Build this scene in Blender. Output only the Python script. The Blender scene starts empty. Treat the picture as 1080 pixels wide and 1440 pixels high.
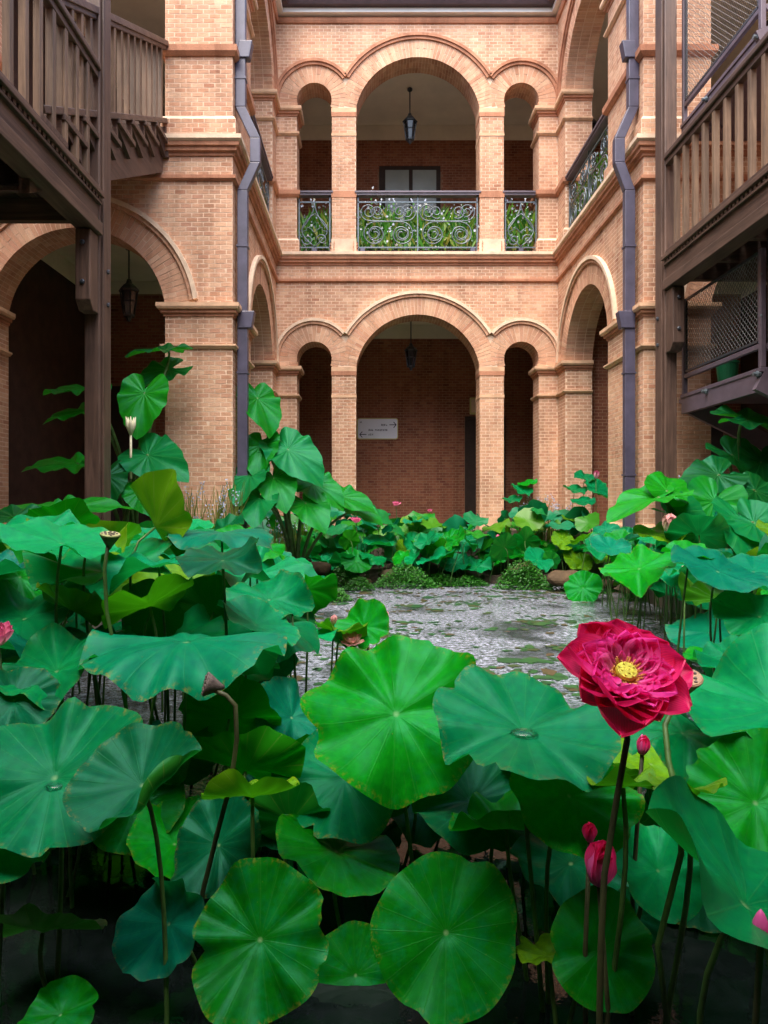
import bpy, bmesh, math, random
from mathutils import Vector, Matrix
R = math.radians
PI = math.pi
rnd = random.Random(11)
scene = bpy.context.scene
COL = scene.collection

# ------------------------------------------------------------------ camera, sky, sun, exposure
CAMZ = 1.15
FPX = 980.0            # focal length in photo pixels
VX, VY = 522.0, 708.0  # vanishing point of the depth direction in the photo
cd = bpy.data.cameras.new('camera')
cam = bpy.data.objects.new('camera', cd); COL.objects.link(cam)
cam.location = (0, 0, CAMZ); cam.rotation_euler = (R(90), 0, 0)
cd.sensor_fit = 'AUTO'; cd.sensor_width = 36; cd.lens = 36 * FPX / 1440
cd.shift_x = (540 - VX) / 1440; cd.shift_y = -(720 - VY) / 1440
cd.clip_start = 0.05; cd.clip_end = 500
scene.camera = cam

SUN_EL, SUN_AZ = 66, 200     # azimuth the light comes from: 0 = +Y, 90 = +X (200: behind the camera, a little left)
world = bpy.data.worlds.new('World'); scene.world = world; world.use_nodes = True
wn = world.node_tree.nodes; wl = world.node_tree.links
wn.clear()
wo = wn.new('ShaderNodeOutputWorld'); wb = wn.new('ShaderNodeBackground'); ws = wn.new('ShaderNodeTexSky')
ws.sky_type = 'NISHITA'; ws.sun_disc = False
ws.sun_elevation = R(SUN_EL); ws.sun_rotation = R(SUN_AZ)
ws.air_density = 1.0; ws.dust_density = 4.0; ws.ozone_density = 1.0
wb.inputs[1].default_value = 0.15
wl.new(ws.outputs[0], wb.inputs[0]); wl.new(wb.outputs[0], wo.inputs[0])
sl = bpy.data.lights.new('sun', 'SUN'); sl.energy = 1.5; sl.angle = R(75); sl.color = (1.0, 0.93, 0.82)
sun = bpy.data.objects.new('sun', sl); COL.objects.link(sun)
_d = Vector((math.sin(R(SUN_AZ)) * math.cos(R(SUN_EL)), math.cos(R(SUN_AZ)) * math.cos(R(SUN_EL)), math.sin(R(SUN_EL))))
sun.rotation_euler = _d.to_track_quat('Z', 'Y').to_euler(); sun.location = (0, 3, 14)
vs = scene.view_settings
vs.view_transform = 'Standard'; vs.look = 'None'; vs.gamma = 1.0; vs.use_curve_mapping = False
vs.exposure = 2.1

# ------------------------------------------------------------------ helpers
def P(x, y, Y):
    "photo pixel at depth Y -> world point"
    return Vector(((x - VX) * Y / FPX, Y, CAMZ + (VY - y) * Y / FPX))

class MB:
    def __init__(s): s.v = []; s.f = []; s.uv = None; s.mi = []
    def add(s, vs, fs, mi=0):
        b = len(s.v); s.v.extend([tuple(q) for q in vs]); s.f.extend([tuple(i + b for i in f) for f in fs]); s.mi.extend([mi] * len(fs))
    def box(s, a, b, mi=0):
        x0, y0, z0 = a; x1, y1, z1 = b
        s.add([(x0,y0,z0),(x1,y0,z0),(x1,y1,z0),(x0,y1,z0),(x0,y0,z1),(x1,y0,z1),(x1,y1,z1),(x0,y1,z1)],
              [(0,3,2,1),(4,5,6,7),(0,1,5,4),(1,2,6,5),(2,3,7,6),(3,0,4,7)], mi)
    def hexa(s, p, mi=0):
        s.add(p, [(0,3,2,1),(4,5,6,7),(0,1,5,4),(1,2,6,5),(2,3,7,6),(3,0,4,7)], mi)
    def bar(s, a, b, w, h, up=(0,0,1), mi=0):
        "rectangular bar from a to b; w sideways, h along up"
        a = Vector(a); b = Vector(b); d = (b - a).normalized(); up = Vector(up)
        sd = d.cross(up)
        if sd.length < 1e-5: sd = d.cross(Vector((1,0,0)))
        sd.normalize(); u = sd.cross(d).normalized()
        q = [a - sd*w/2 - u*h/2, a + sd*w/2 - u*h/2, b + sd*w/2 - u*h/2, b - sd*w/2 - u*h/2,
             a - sd*w/2 + u*h/2, a + sd*w/2 + u*h/2, b + sd*w/2 + u*h/2, b - sd*w/2 + u*h/2]
        s.hexa(q, mi)
    def tube(s, pts, rad, n=6, cap=True, mi=0):
        pts = [Vector(p) for p in pts]; m = len(pts)
        if not isinstance(rad, (list, tuple)): rad = [rad] * m
        t0 = (pts[1] - pts[0]).normalized()
        ref = Vector((0,0,1)) if abs(t0.z) < .9 else Vector((1,0,0))
        vs = []; nrm = t0.cross(ref).normalized()
        for i in range(m):
            t = (pts[min(i+1, m-1)] - pts[max(i-1, 0)])
            t = t.normalized() if t.length > 1e-9 else t0
            nrm = nrm - t * nrm.dot(t)
            nrm = nrm.normalized() if nrm.length > 1e-6 else t.orthogonal().normalized()
            bn = t.cross(nrm)
            for k in range(n):
                a = 2*PI*k/n
                vs.append(pts[i] + (nrm*math.cos(a) + bn*math.sin(a)) * rad[i])
        fs = [(i*n+k, i*n+(k+1)%n, (i+1)*n+(k+1)%n, (i+1)*n+k) for i in range(m-1) for k in range(n)]
        if cap: fs += [tuple(reversed(range(n))), tuple(range((m-1)*n, m*n))]
        s.add(vs, fs, mi)
    def lathe(s, prof, c=(0,0,0), n=12, mi=0, ph=0):
        c = Vector(c); vs = []
        for r, z in prof:
            for k in range(n):
                a = 2*PI*k/n + ph; vs.append((c.x + r*math.cos(a), c.y + r*math.sin(a), c.z + z))
        m = len(prof)
        fs = [(i*n+k, i*n+(k+1)%n, (i+1)*n+(k+1)%n, (i+1)*n+k) for i in range(m-1) for k in range(n)]
        fs += [tuple(reversed(range(n))), tuple(range((m-1)*n, m*n))]
        s.add(vs, fs, mi)
    def sweep(s, path, prof, closed=False, side=1, mi=0, cap=True):
        "prof: closed list of (out, z) ; path: xy polyline ; out is to the right of travel for side=1"
        n = len(path); pts = [Vector((p[0], p[1])) for p in path]; rows = []
        for i in range(n):
            if closed: a, b, c = pts[i-1], pts[i], pts[(i+1) % n]
            else: a, b, c = pts[max(i-1,0)], pts[i], pts[min(i+1,n-1)]
            d1 = (b-a); d2 = (c-b)
            if d1.length < 1e-9: d1 = d2
            if d2.length < 1e-9: d2 = d1
            d1 = d1.normalized(); d2 = d2.normalized()
            n1 = Vector((d1.y, -d1.x)) * side; n2 = Vector((d2.y, -d2.x)) * side
            mt = (n1 + n2); mt = mt.normalized() if mt.length > 1e-6 else n1
            k = 1.0 / max(.35, mt.dot(n1))
            rows.append([(b.x + mt.x*o*k, b.y + mt.y*o*k, z) for o, z in prof])
        m = len(prof); vs = [q for r in rows for q in r]
        fs = []
        for i in range(n if closed else n-1):
            j = (i+1) % n
            for k in range(m):
                l = (k+1) % m; fs.append((i*m+k, j*m+k, j*m+l, i*m+l))
        if not closed and cap: fs += [tuple(range(m)), tuple(reversed(range((n-1)*m, n*m)))]
        s.add(vs, fs, mi)
    def mesh(s, name, mats, smooth=False):
        me = bpy.data.meshes.new(name); me.from_pydata(s.v, [], s.f)
        for m in (mats if isinstance(mats, (list, tuple)) else [mats]): me.materials.append(m)
        if any(s.mi): me.polygons.foreach_set('material_index', s.mi)
        if smooth: me.polygons.foreach_set('use_smooth', [True]*len(me.polygons))
        if s.uv:
            ul = me.uv_layers.new(name='UVMap')
            for lp in me.loops: ul.data[lp.index].uv = s.uv[lp.vertex_index]
        me.update(); return me
    def build(s, name, mats, parent=None, smooth=False, bevel=0, kind=None):
        o = bpy.data.objects.new(name, s.mesh(name, mats, smooth)); COL.objects.link(o)
        if parent: o.parent = parent
        if bevel:
            b = o.modifiers.new('bevel', 'BEVEL'); b.width = bevel; b.segments = 2; b.limit_method = 'ANGLE'; b.angle_limit = R(40)
        if kind: o['kind'] = kind
        return o

def tag(o, label=None, cat=None, group=None, kind=None):
    if label: o['label'] = label
    if cat: o['category'] = cat
    if group: o['group'] = group
    if kind: o['kind'] = kind
    return o
def thing(name, label, cat, loc=(0,0,0), group=None):
    o = bpy.data.objects.new(name, None); COL.objects.link(o); o.location = loc; o.empty_display_size = .1
    return tag(o, label, cat, group)
def link(name, me, parent=None, mat4=None):
    o = bpy.data.objects.new(name, me); COL.objects.link(o)
    if parent: o.parent = parent
    if mat4 is not None: o.matrix_local = mat4
    return o

# ------------------------------------------------------------------ materials
def nodes(name):
    m = bpy.data.materials.new(name); m.use_nodes = True
    nt = m.node_tree; nt.nodes.clear()
    o = nt.nodes.new('ShaderNodeOutputMaterial'); b = nt.nodes.new('ShaderNodeBsdfPrincipled')
    nt.links.new(b.outputs[0], o.inputs[0])
    return m, nt, b, o
def N(nt, t, **kw):
    n = nt.nodes.new(t)
    for k, v in kw.items(): setattr(n, k, v)
    return n
def ramp(nt, fac, stops, interp='LINEAR'):
    r = N(nt, 'ShaderNodeValToRGB'); r.color_ramp.interpolation = interp
    e = r.color_ramp.elements
    while len(e) < len(stops): e.new(.5)
    for i, (p, c) in enumerate(stops):
        e[i].position = p; e[i].color = (c[0], c[1], c[2], 1)
    if fac is not None: nt.links.new(fac, r.inputs[0])
    return r
def noise(nt, scale, detail=4, rough=.6, vec=None, dist=0):
    n = N(nt, 'ShaderNodeTexNoise'); n.inputs['Scale'].default_value = scale; n.inputs['Detail'].default_value = detail
    n.inputs['Roughness'].default_value = rough; n.inputs['Distortion'].default_value = dist
    if vec is not None: nt.links.new(vec, n.inputs['Vector'])
    return n
def mixc(nt, fac, a, b, mode='MIX'):
    m = N(nt, 'ShaderNodeMix', data_type='RGBA', blend_type=mode)
    for i, v in ((0, fac), (6, a), (7, b)):
        if hasattr(v, 'is_linked'): nt.links.new(v, m.inputs[i])
        elif i == 0: m.inputs[0].default_value = v
        else: m.inputs[i].default_value = (v[0], v[1], v[2], 1)
    return m.outputs[2]
def math_(nt, op, a, b=None):
    m = N(nt, 'ShaderNodeMath', operation=op)
    for i, v in ((0, a), (1, b)):
        if v is None: continue
        if hasattr(v, 'is_linked'): nt.links.new(v, m.inputs[i])
        else: m.inputs[i].default_value = v
    return m.outputs[0]
def bump(nt, b, h, strength=.3, dist=.01):
    n = N(nt, 'ShaderNodeBump'); n.inputs['Strength'].default_value = strength; n.inputs['Distance'].default_value = dist
    nt.links.new(h, n.inputs['Height']); nt.links.new(n.outputs[0], b.inputs['Normal'])
def gpos(nt):
    return N(nt, 'ShaderNodeNewGeometry').outputs['Position']

def m_brick(name, stops, rough=.85):
    m, nt, b, o = nodes(name)
    g = N(nt, 'ShaderNodeNewGeometry'); oi = N(nt, 'ShaderNodeObjectInfo')
    f = math_(nt, 'FRACT', math_(nt, 'ADD', g.outputs['Random Per Island'], oi.outputs['Random']))
    r = ramp(nt, f, stops)
    n1 = noise(nt, 55, 5, .7, g.outputs['Position']); n2 = noise(nt, 1.3, 4, .6, g.outputs['Position'])
    c = mixc(nt, .55, r.outputs[0], ramp(nt, n1.outputs[0], [(.25, (.6,.57,.55)), (.75, (1.25,1.22,1.2))]).outputs[0], 'MULTIPLY')
    c = mixc(nt, .8, c, ramp(nt, n2.outputs[0], [(.3, (.72,.69,.68)), (.62, (1.1,1.08,1.05))]).outputs[0], 'MULTIPLY')
    mp = N(nt, 'ShaderNodeMapping'); nt.links.new(g.outputs['Position'], mp.inputs[0]); mp.inputs['Scale'].default_value = (2.6,2.6,.35)
    n4 = noise(nt, 1.6, 5, .65, mp.outputs[0], .4)          # run-off streaks
    c = mixc(nt, .75, c, ramp(nt, n4.outputs[0], [(.36, (.66,.62,.60)), (.52, (1,1,1)), (.74, (1.06,1.06,1.06))]).outputs[0], 'MULTIPLY')
    nt.links.new(c, b.inputs['Base Color']); b.inputs['Roughness'].default_value = rough
    b.inputs['Specular IOR Level'].default_value = .25
    bump(nt, b, n1.outputs[0], .5, .006)
    return m
M = {}
M['brick'] = m_brick('brick', [(0, (.54,.29,.18)), (.2, (.61,.36,.235)), (.45, (.58,.345,.225)), (.62, (.66,.42,.275)), (.78, (.55,.30,.20)), (.9, (.70,.47,.32)), (1, (.46,.225,.14))])
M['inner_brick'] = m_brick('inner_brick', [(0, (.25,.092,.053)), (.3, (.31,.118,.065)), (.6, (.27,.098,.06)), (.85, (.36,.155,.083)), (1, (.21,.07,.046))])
M['trim_red'] = m_brick('trim_red', [(0, (.48,.23,.14)), (.5, (.54,.27,.165)), (1, (.44,.20,.12))])
def m_simple(name, c, rough=.7, var=.35, scale=9, bmp=.2, metallic=0, spec=.4, bscale=None):
    m, nt, b, o = nodes(name)
    p = gpos(nt); n = noise(nt, scale, 5, .65, p)
    k = [max(0, 1-var), 1+var]
    r = ramp(nt, n.outputs[0], [(.3, tuple(x*k[0] for x in c)), (.7, tuple(min(1, x*k[1]) for x in c))])
    nt.links.new(r.outputs[0], b.inputs['Base Color'])
    b.inputs['Roughness'].default_value = rough; b.inputs['Metallic'].default_value = metallic
    b.inputs['Specular IOR Level'].default_value = spec
    if bmp: bump(nt, b, noise(nt, bscale or scale*6, 4, .6, p).outputs[0], bmp, .005)
    return m
M['mortar'] = m_simple('mortar', (.69,.51,.37), .95, .2, 6, .4)
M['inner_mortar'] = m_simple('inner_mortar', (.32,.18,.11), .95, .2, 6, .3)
M['trim'] = m_simple('trim', (.62,.39,.24), .85, .25, 5, .3)
M['hood'] = m_simple('hood', (.70,.53,.38), .85, .2, 7, .3)
M['plaster'] = m_simple('plaster', (.74,.68,.55), .9, .1, 1.5, .1)
M['white_paint'] = m_simple('white_paint', (.75,.74,.72), .6, .06, 3, .05)
M['roof_tile'] = m_simple('roof_tile', (.10,.05,.045), .7, .3, 8, .3)
M['gutter'] = m_simple('gutter', (.07,.045,.05), .45, .2, 6, .05)
M['pipe'] = m_simple('pipe', (.062,.058,.095), .38, .25, 7, .06, 0, .6)
M['steel'] = m_simple('steel', (.11,.085,.11), .42, .2, 8, .06, 0, .55)
M['iron'] = m_simple('iron', (.035,.04,.05), .4, .25, 20, .1, 0, .6)
M['rail_iron'] = m_simple('rail_iron', (.12,.15,.17), .35, .2, 20, .05, .3, .6)
M['wire'] = m_simple('wire', (.22,.20,.19), .5, .15, 30, 0, .2)
M['paving'] = m_simple('paving', (.36,.30,.24), .7, .2, 3, .2)
M['wet_paving'] = m_simple('wet_paving', (.17,.135,.105), .35, .25, 3, .2)
M['soil'] = m_simple('soil', (.035,.026,.018), .95, .5, 10, .8)
M['rock'] = m_simple('rock', (.06,.038,.018), .85, .5, 7, .9)
M['stem'] = m_simple('stem', (.045,.11,.02), .55, .4, 14, .2)
M['stem_dark'] = m_simple('stem_dark', (.040,.045,.016), .6, .4, 14, .2)
M['bucket'] = m_simple('bucket', (.01,.13,.05), .4, .1, 4, 0)
M['dark_glass'] = m_simple('dark_glass', (.02,.022,.025), .15, .2, 3, 0, 0, .6)
M['sign_face'] = m_simple('sign_face', (.82,.84,.90), .4, .04, 2, 0)
M['sign_edge'] = m_simple('sign_edge', (.62,.55,.22), .5, .1, 4, 0)
M['ink'] = m_simple('ink', (.03,.035,.07), .5, .1, 4, 0)
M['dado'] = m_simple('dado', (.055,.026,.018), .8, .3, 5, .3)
M['dark_wood'] = m_simple('dark_wood', (.035,.02,.014), .7, .3, 8, .1)
def m_wood(name, c0, c1, axis):
    m, nt, b, o = nodes(name)
    tc = N(nt, 'ShaderNodeNewGeometry').outputs['Position']
    mp = N(nt, 'ShaderNodeMapping'); nt.links.new(tc, mp.inputs[0])
    sc = [26, 26, 26]; sc[axis] = 1.6; mp.inputs['Scale'].default_value = sc
    n = noise(nt, 1.0, 6, .65, mp.outputs[0], .6); n2 = noise(nt, 2.2, 3, .6, tc)
    r = ramp(nt, n.outputs[0], [(.3, c0), (.72, c1)])
    c = mixc(nt, .7, r.outputs[0], ramp(nt, n2.outputs[0], [(.3, (.6,.58,.6)), (.7, (1.2,1.15,1.1))]).outputs[0], 'MULTIPLY')
    oi = N(nt, 'ShaderNodeObjectInfo')
    c = mixc(nt, .8, c, ramp(nt, oi.outputs['Random'], [(0, (.75,.75,.78)), (1, (1.2,1.15,1.1))]).outputs[0], 'MULTIPLY')
    nt.links.new(c, b.inputs['Base Color']); b.inputs['Roughness'].default_value = .5; b.inputs['Specular IOR Level'].default_value = .4
    bump(nt, b, n.outputs[0], .4, .004)
    return m
for i, ax in enumerate('xyz'):
    M['wood_'+ax] = m_wood('wood_'+ax, (.048,.028,.021), (.155,.098,.074), i)
    M['baluster_'+ax] = m_wood('baluster_'+ax, (.10,.065,.044), (.27,.185,.122), i)

def m_leaf(name, veins, vein_amt, under, rough=.42, trans=.35, tcol=(.10,.42,.01), edge=True, spec=.45):
    "blade: UV.x = angle/2pi, UV.y = radius; object colour tints the upper side"
    m, nt, b, o = nodes(name)
    uv = N(nt, 'ShaderNodeUVMap'); sx = N(nt, 'ShaderNodeSeparateXYZ'); nt.links.new(uv.outputs[0], sx.inputs[0])
    oi = N(nt, 'ShaderNodeObjectInfo'); g = N(nt, 'ShaderNodeNewGeometry')
    u = math_(nt, 'MULTIPLY', sx.outputs[0], veins); fr = math_(nt, 'FRACT', u)
    d = math_(nt, 'ABSOLUTE', math_(nt, 'SUBTRACT', fr, .5))            # 0 on a vein
    w = math_(nt, 'MULTIPLY', d, math_(nt, 'ADD', sx.outputs[1], .05))  # distance grows with radius
    vein = ramp(nt, w, [(.0, (1,1,1)), (.035, (0,0,0))])
    d2 = math_(nt, 'ABSOLUTE', math_(nt, 'SUBTRACT', math_(nt, 'FRACT', math_(nt, 'ADD', math_(nt, 'MULTIPLY', sx.outputs[0], veins*2), .25)), .5))
    fork = math_(nt, 'MULTIPLY', ramp(nt, d2, [(.0, (1,1,1)), (.06, (0,0,0))]).outputs[0], ramp(nt, sx.outputs[1], [(.5, (0,0,0)), (.7, (.7,.7,.7))]).outputs[0])
    cen = ramp(nt, sx.outputs[1], [(.0, (1,1,1)), (.045, (0,0,0))])
    tco = N(nt, 'ShaderNodeTexCoord').outputs['Object']
    n1 = noise(nt, 9, 5, .6, tco); n2 = noise(nt, 60, 4, .6, tco)
    c = mixc(nt, .8, oi.outputs['Color'], ramp(nt, n1.outputs[0], [(.28, (.5,.6,.75)), (.72, (1.4,1.25,.9))]).outputs[0], 'MULTIPLY')
    blm = ramp(nt, noise(nt, 3.2, 5, .7, tco).outputs[0], [(.48, (0,0,0)), (.75, (1,1,1))])
    c = mixc(nt, math_(nt, 'MULTIPLY', blm.outputs[0], .35), c, mixc(nt, .5, oi.outputs['Color'], (.005,.30,.17)))
    c = mixc(nt, math_(nt, 'MULTIPLY', math_(nt, 'MAXIMUM', vein.outputs[0], fork), vein_amt), c, mixc(nt, .5, oi.outputs['Color'], (.10,.38,.08)))
    c = mixc(nt, math_(nt, 'MULTIPLY', cen.outputs[0], .6), c, (.25,.42,.18))
    if edge:
        e = ramp(nt, sx.outputs[1], [(.90, (0,0,0)), (1.0, (1,1,1))])
        n3 = noise(nt, 16, 4, .7, tco)
        em = math_(nt, 'MULTIPLY', e.outputs[0], ramp(nt, n3.outputs[0], [(.50, (0,0,0)), (.68, (1,1,1))]).outputs[0])
        c = mixc(nt, math_(nt, 'MULTIPLY', em, math_(nt, 'MULTIPLY', oi.outputs['Random'], .9)), c, (.30,.20,.015))
        sp = ramp(nt, noise(nt, 34, 3, .6, tco).outputs[0], [(.70, (0,0,0)), (.76, (1,1,1))])
        c = mixc(nt, math_(nt, 'MULTIPLY', sp.outputs[0], .45), c, (.22,.25,.02))
    un = mixc(nt, .45, mixc(nt, 1.0, oi.outputs['Color'], under, 'MULTIPLY'), (.03,.16,.008))
    un = mixc(nt, math_(nt, 'MULTIPLY', vein.outputs[0], .45), un, (.16,.24,.05))
    c = mixc(nt, g.outputs['Backfacing'], c, un)
    nt.links.new(c, b.inputs['Base Color'])
    b.inputs['Roughness'].default_value = rough; b.inputs['Specular IOR Level'].default_value = spec
    b.inputs['Specular Tint'].default_value = (.25,.95,.75,1)
    h = math_(nt, 'ADD', math_(nt, 'MULTIPLY', vein.outputs[0], .6), math_(nt, 'MULTIPLY', n2.outputs[0], .35))
    bump(nt, b, h, .22, .003)
    t = N(nt, 'ShaderNodeBsdfTranslucent')
    tc = mixc(nt, .6, tcol, oi.outputs['Color']); nt.links.new(tc, t.inputs[0])
    mx = N(nt, 'ShaderNodeMixShader'); mx.inputs[0].default_value = trans
    nt.links.new(b.outputs[0], mx.inputs[1]); nt.links.new(t.outputs[0], mx.inputs[2]); nt.links.new(mx.outputs[0], o.inputs[0])
    return m
M['lotus'] = m_leaf('lotus_blade', 21, .18, (1.4,1.15,.4), .36, .27, (.01,.55,.003), True, .17)
M['ear'] = m_leaf('elephant_ear_blade', 15, .5, (1.2,1.1,.5), .36, .35, (.04,.5,.005), False, .25)
def m_small_leaf(name, stops, trans=.35):
    m, nt, b, o = nodes(name)
    g = N(nt, 'ShaderNodeNewGeometry')
    r = ramp(nt, g.outputs['Random Per Island'], stops)
    nt.links.new(r.outputs[0], b.inputs['Base Color']); b.inputs['Roughness'].default_value = .45
    t = N(nt, 'ShaderNodeBsdfTranslucent'); nt.links.new(r.outputs[0], t.inputs[0])
    mx = N(nt, 'ShaderNodeMixShader'); mx.inputs[0].default_value = trans
    nt.links.new(b.outputs[0], mx.inputs[1]); nt.links.new(t.outputs[0], mx.inputs[2]); nt.links.new(mx.outputs[0], o.inputs[0])
    return m
M['far_lotus'] = m_small_leaf('far_lotus', [(0, (.002,.24,.10)), (.3, (.001,.175,.07)), (.55, (.003,.21,.008)), (.8, (.02,.23,.008)), (1, (.09,.24,.004))])
M['cress'] = m_small_leaf('cress', [(0, (.01,.09,.006)), (.5, (.02,.16,.008)), (1, (.05,.24,.015))])
M['reed'] = m_small_leaf('reed', [(0, (.06,.13,.015)), (.5, (.12,.17,.02)), (1, (.22,.22,.05))])
M['vine'] = m_small_leaf('vine', [(0, (.03,.18,.012)), (.5, (.08,.34,.02)), (.8,(.22,.38,.03)), (1, (.36,.34,.06))])
M['blue_bloom'] = m_small_leaf('blue_bloom', [(0, (.30,.36,.58)), (1, (.52,.58,.74))])
M['white_bloom'] = m_small_leaf('white_bloom', [(0, (.75,.78,.85)), (.6, (.6,.7,.9)), (1, (.8,.8,.6))])
def m_petal(name, base, tip, trans=.3):
    m, nt, b, o = nodes(name)
    uv = N(nt, 'ShaderNodeUVMap'); sx = N(nt, 'ShaderNodeSeparateXYZ'); nt.links.new(uv.outputs[0], sx.inputs[0])
    r = ramp(nt, sx.outputs[1], [(0, base), (1, tip)])
    st = N(nt, 'ShaderNodeTexWave'); st.inputs['Scale'].default_value = 7; st.inputs['Distortion'].default_value = 1.5
    nt.links.new(uv.outputs[0], st.inputs[0])
    c = mixc(nt, .35, r.outputs[0], ramp(nt, st.outputs[0], [(0, (.72,.7,.74)), (1, (1.1,1.1,1.1))]).outputs[0], 'MULTIPLY')
    nt.links.new(c, b.inputs['Base Color']); b.inputs['Roughness'].default_value = .38; b.inputs['Specular IOR Level'].default_value = .45
    bump(nt, b, st.outputs[0], .15, .002)
    t = N(nt, 'ShaderNodeBsdfTranslucent'); nt.links.new(c, t.inputs[0])
    mx = N(nt, 'ShaderNodeMixShader'); mx.inputs[0].default_value = trans
    nt.links.new(b.outputs[0], mx.inputs[1]); nt.links.new(t.outputs[0], mx.inputs[2]); nt.links.new(mx.outputs[0], o.inputs[0])
    return m
M['crimson'] = m_petal('crimson_petal', (.85,.14,.45), (.86,.008,.14), .42)
M['crimson_in'] = m_petal('crimson_inner_petal', (.92,.30,.62), (.92,.05,.42), .45)
M['pink'] = m_petal('pink_petal', (.75,.45,.50), (.72,.10,.28))
M['pale_pink'] = m_petal('pale_pink_petal', (.62,.55,.35), (.75,.32,.35))
M['receptacle'] = m_simple('receptacle', (.50,.48,.04), .5, .3, 120, .4)
M['pod_green'] = m_simple('pod_green', (.10,.16,.04), .6, .3, 60, .3)
M['pod_dry'] = m_simple('pod_dry', (.11,.085,.075), .8, .5, 90, .6)
M['pod_face'] = m_simple('pod_face', (.30,.30,.13), .7, .5, 90, .4)
M['pod_tan'] = m_simple('pod_tan', (.36,.23,.14), .7, .3, 60, .4)
M['stamen'] = m_simple('stamen', (.72,.42,.12), .6, .2, 30, 0)
M['spathe'] = m_simple('spathe', (.70,.66,.45), .5, .15, 30, .1)
def m_drop():
    m, nt, b, o = nodes('water_drop')
    b.inputs['Base Color'].default_value = (.95,.97,1,1); b.inputs['Roughness'].default_value = .02
    b.inputs['Transmission Weight'].default_value = 1.0; b.inputs['IOR'].default_value = 1.33; b.inputs['Specular IOR Level'].default_value = .8
    return m
M['drop'] = m_drop()
def m_water():
    m, nt, b, o = nodes('pond_water')
    p = gpos(nt)
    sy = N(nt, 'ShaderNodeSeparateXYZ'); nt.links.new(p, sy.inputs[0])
    far = ramp(nt, math_(nt, 'MULTIPLY', sy.outputs[1], .1), [(.26, (.015,.015,.015)), (.42, (1,1,1))]).outputs[0]   # keeps ripples and painted glints off the near water so it stays dark
    v = N(nt, 'ShaderNodeTexVoronoi'); v.inputs['Scale'].default_value = 16; nt.links.new(p, v.inputs['Vector'])
    fall = ramp(nt, v.outputs['Distance'], [(.0, (1,1,1)), (.5, (0,0,0))])
    rings = math_(nt, 'MULTIPLY', math_(nt, 'SINE', math_(nt, 'MULTIPLY', v.outputs['Distance'], 40)), fall.outputs[0])
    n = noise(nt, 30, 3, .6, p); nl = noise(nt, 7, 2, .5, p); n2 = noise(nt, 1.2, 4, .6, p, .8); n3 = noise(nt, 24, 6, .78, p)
    h = math_(nt, 'ADD', math_(nt, 'MULTIPLY', rings, .16), math_(nt, 'ADD', math_(nt, 'MULTIPLY', n.outputs[0], .9), math_(nt, 'MULTIPLY', nl.outputs[0], .8)))
    h = math_(nt, 'MULTIPLY', h, far)
    glints = math_(nt, 'MULTIPLY', ramp(nt, n3.outputs[0], [(.40, (0,0,0)), (.64, (1,1,1))]).outputs[0], ramp(nt, n2.outputs[0], [(.33, (.15,.15,.15)), (.50, (1,1,1))]).outputs[0])  # pale specks put into the colour for sky reflection and rain glints
    glints = math_(nt, 'MULTIPLY', glints, far)
    c = mixc(nt, glints, (.006,.010,.009), (.50,.54,.66))
    nt.links.new(c, b.inputs['Base Color'])
    b.inputs['Roughness'].default_value = .04
    b.inputs['IOR'].default_value = 1.33; b.inputs['Specular IOR Level'].default_value = .6
    bump(nt, b, h, 1.0, .035)
    return m
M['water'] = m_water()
M['float_leaf'] = m_small_leaf('float_leaf', [(0, (.012,.06,.02)), (.5, (.02,.10,.025)), (.8, (.05,.05,.02)), (1, (.09,.06,.03))], .1)
# ------------------------------------------------------------------ setting: ground, pond, bed, walkways
XL, XR, YB, YN = -1.67, 3.28, 12.25, 8.39
T = .45
XLO, XRO, YBO = -4.75, 6.35, 14.85      # outer walls of the corridors
ZF, Z2 = .70, 5.54
g = MB(); g.box((-60,-60,-.9), (60,60,-.6)); tag(g.build('ground', M['soil']), kind='structure')
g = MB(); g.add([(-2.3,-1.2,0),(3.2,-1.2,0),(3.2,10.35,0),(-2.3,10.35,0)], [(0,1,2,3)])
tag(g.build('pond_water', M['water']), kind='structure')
g = MB()     # walkway slabs
g.box((XLO-1,-3,-.6), (-2.3,YN+.02,ZF)); g.box((3.2,-3,-.6), (XRO+1,YN+.02,ZF)); g.box((-2.3,-3,-.6), (3.2,-1.2,.35))
g.box((XLO-1,YN+.03,-.6), (XL-.05,YBO+1,ZF)); g.box((XR+.05,YN+.03,-.6), (XRO+1,YBO+1,ZF)); g.box((XL-.04,11.75,-.6), (XR+.04,YBO+1,ZF-.004))
tag(g.build('walkway', M['wet_paving']), kind='structure')
g = MB()     # planting bed at the back, uneven
nx, ny = 40, 12; vs_ = []; fs_ = []
for j in range(ny+1):
    for i in range(nx+1):
        x = -2.3 + (3.2+2.3)*i/nx; y = 9.95 + (11.9-9.95)*j/ny
        y0 = y + (.10*math.sin(x*2.3)+.07*math.sin(x*5.1+1))*(1-j/ny)
        z = (-.3 if j == 0 else .10+.25*(j/ny)) + .05*math.sin(x*7+j)*math.sin(y*9)
        vs_.append((x, y0, z))
for j in range(ny):
    for i in range(nx): a = j*(nx+1)+i; fs_.append((a, a+1, a+nx+2, a+nx+1))
g.add(vs_, fs_); tag(g.build('planting_bed', M['soil'], smooth=True), kind='structure')

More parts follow.
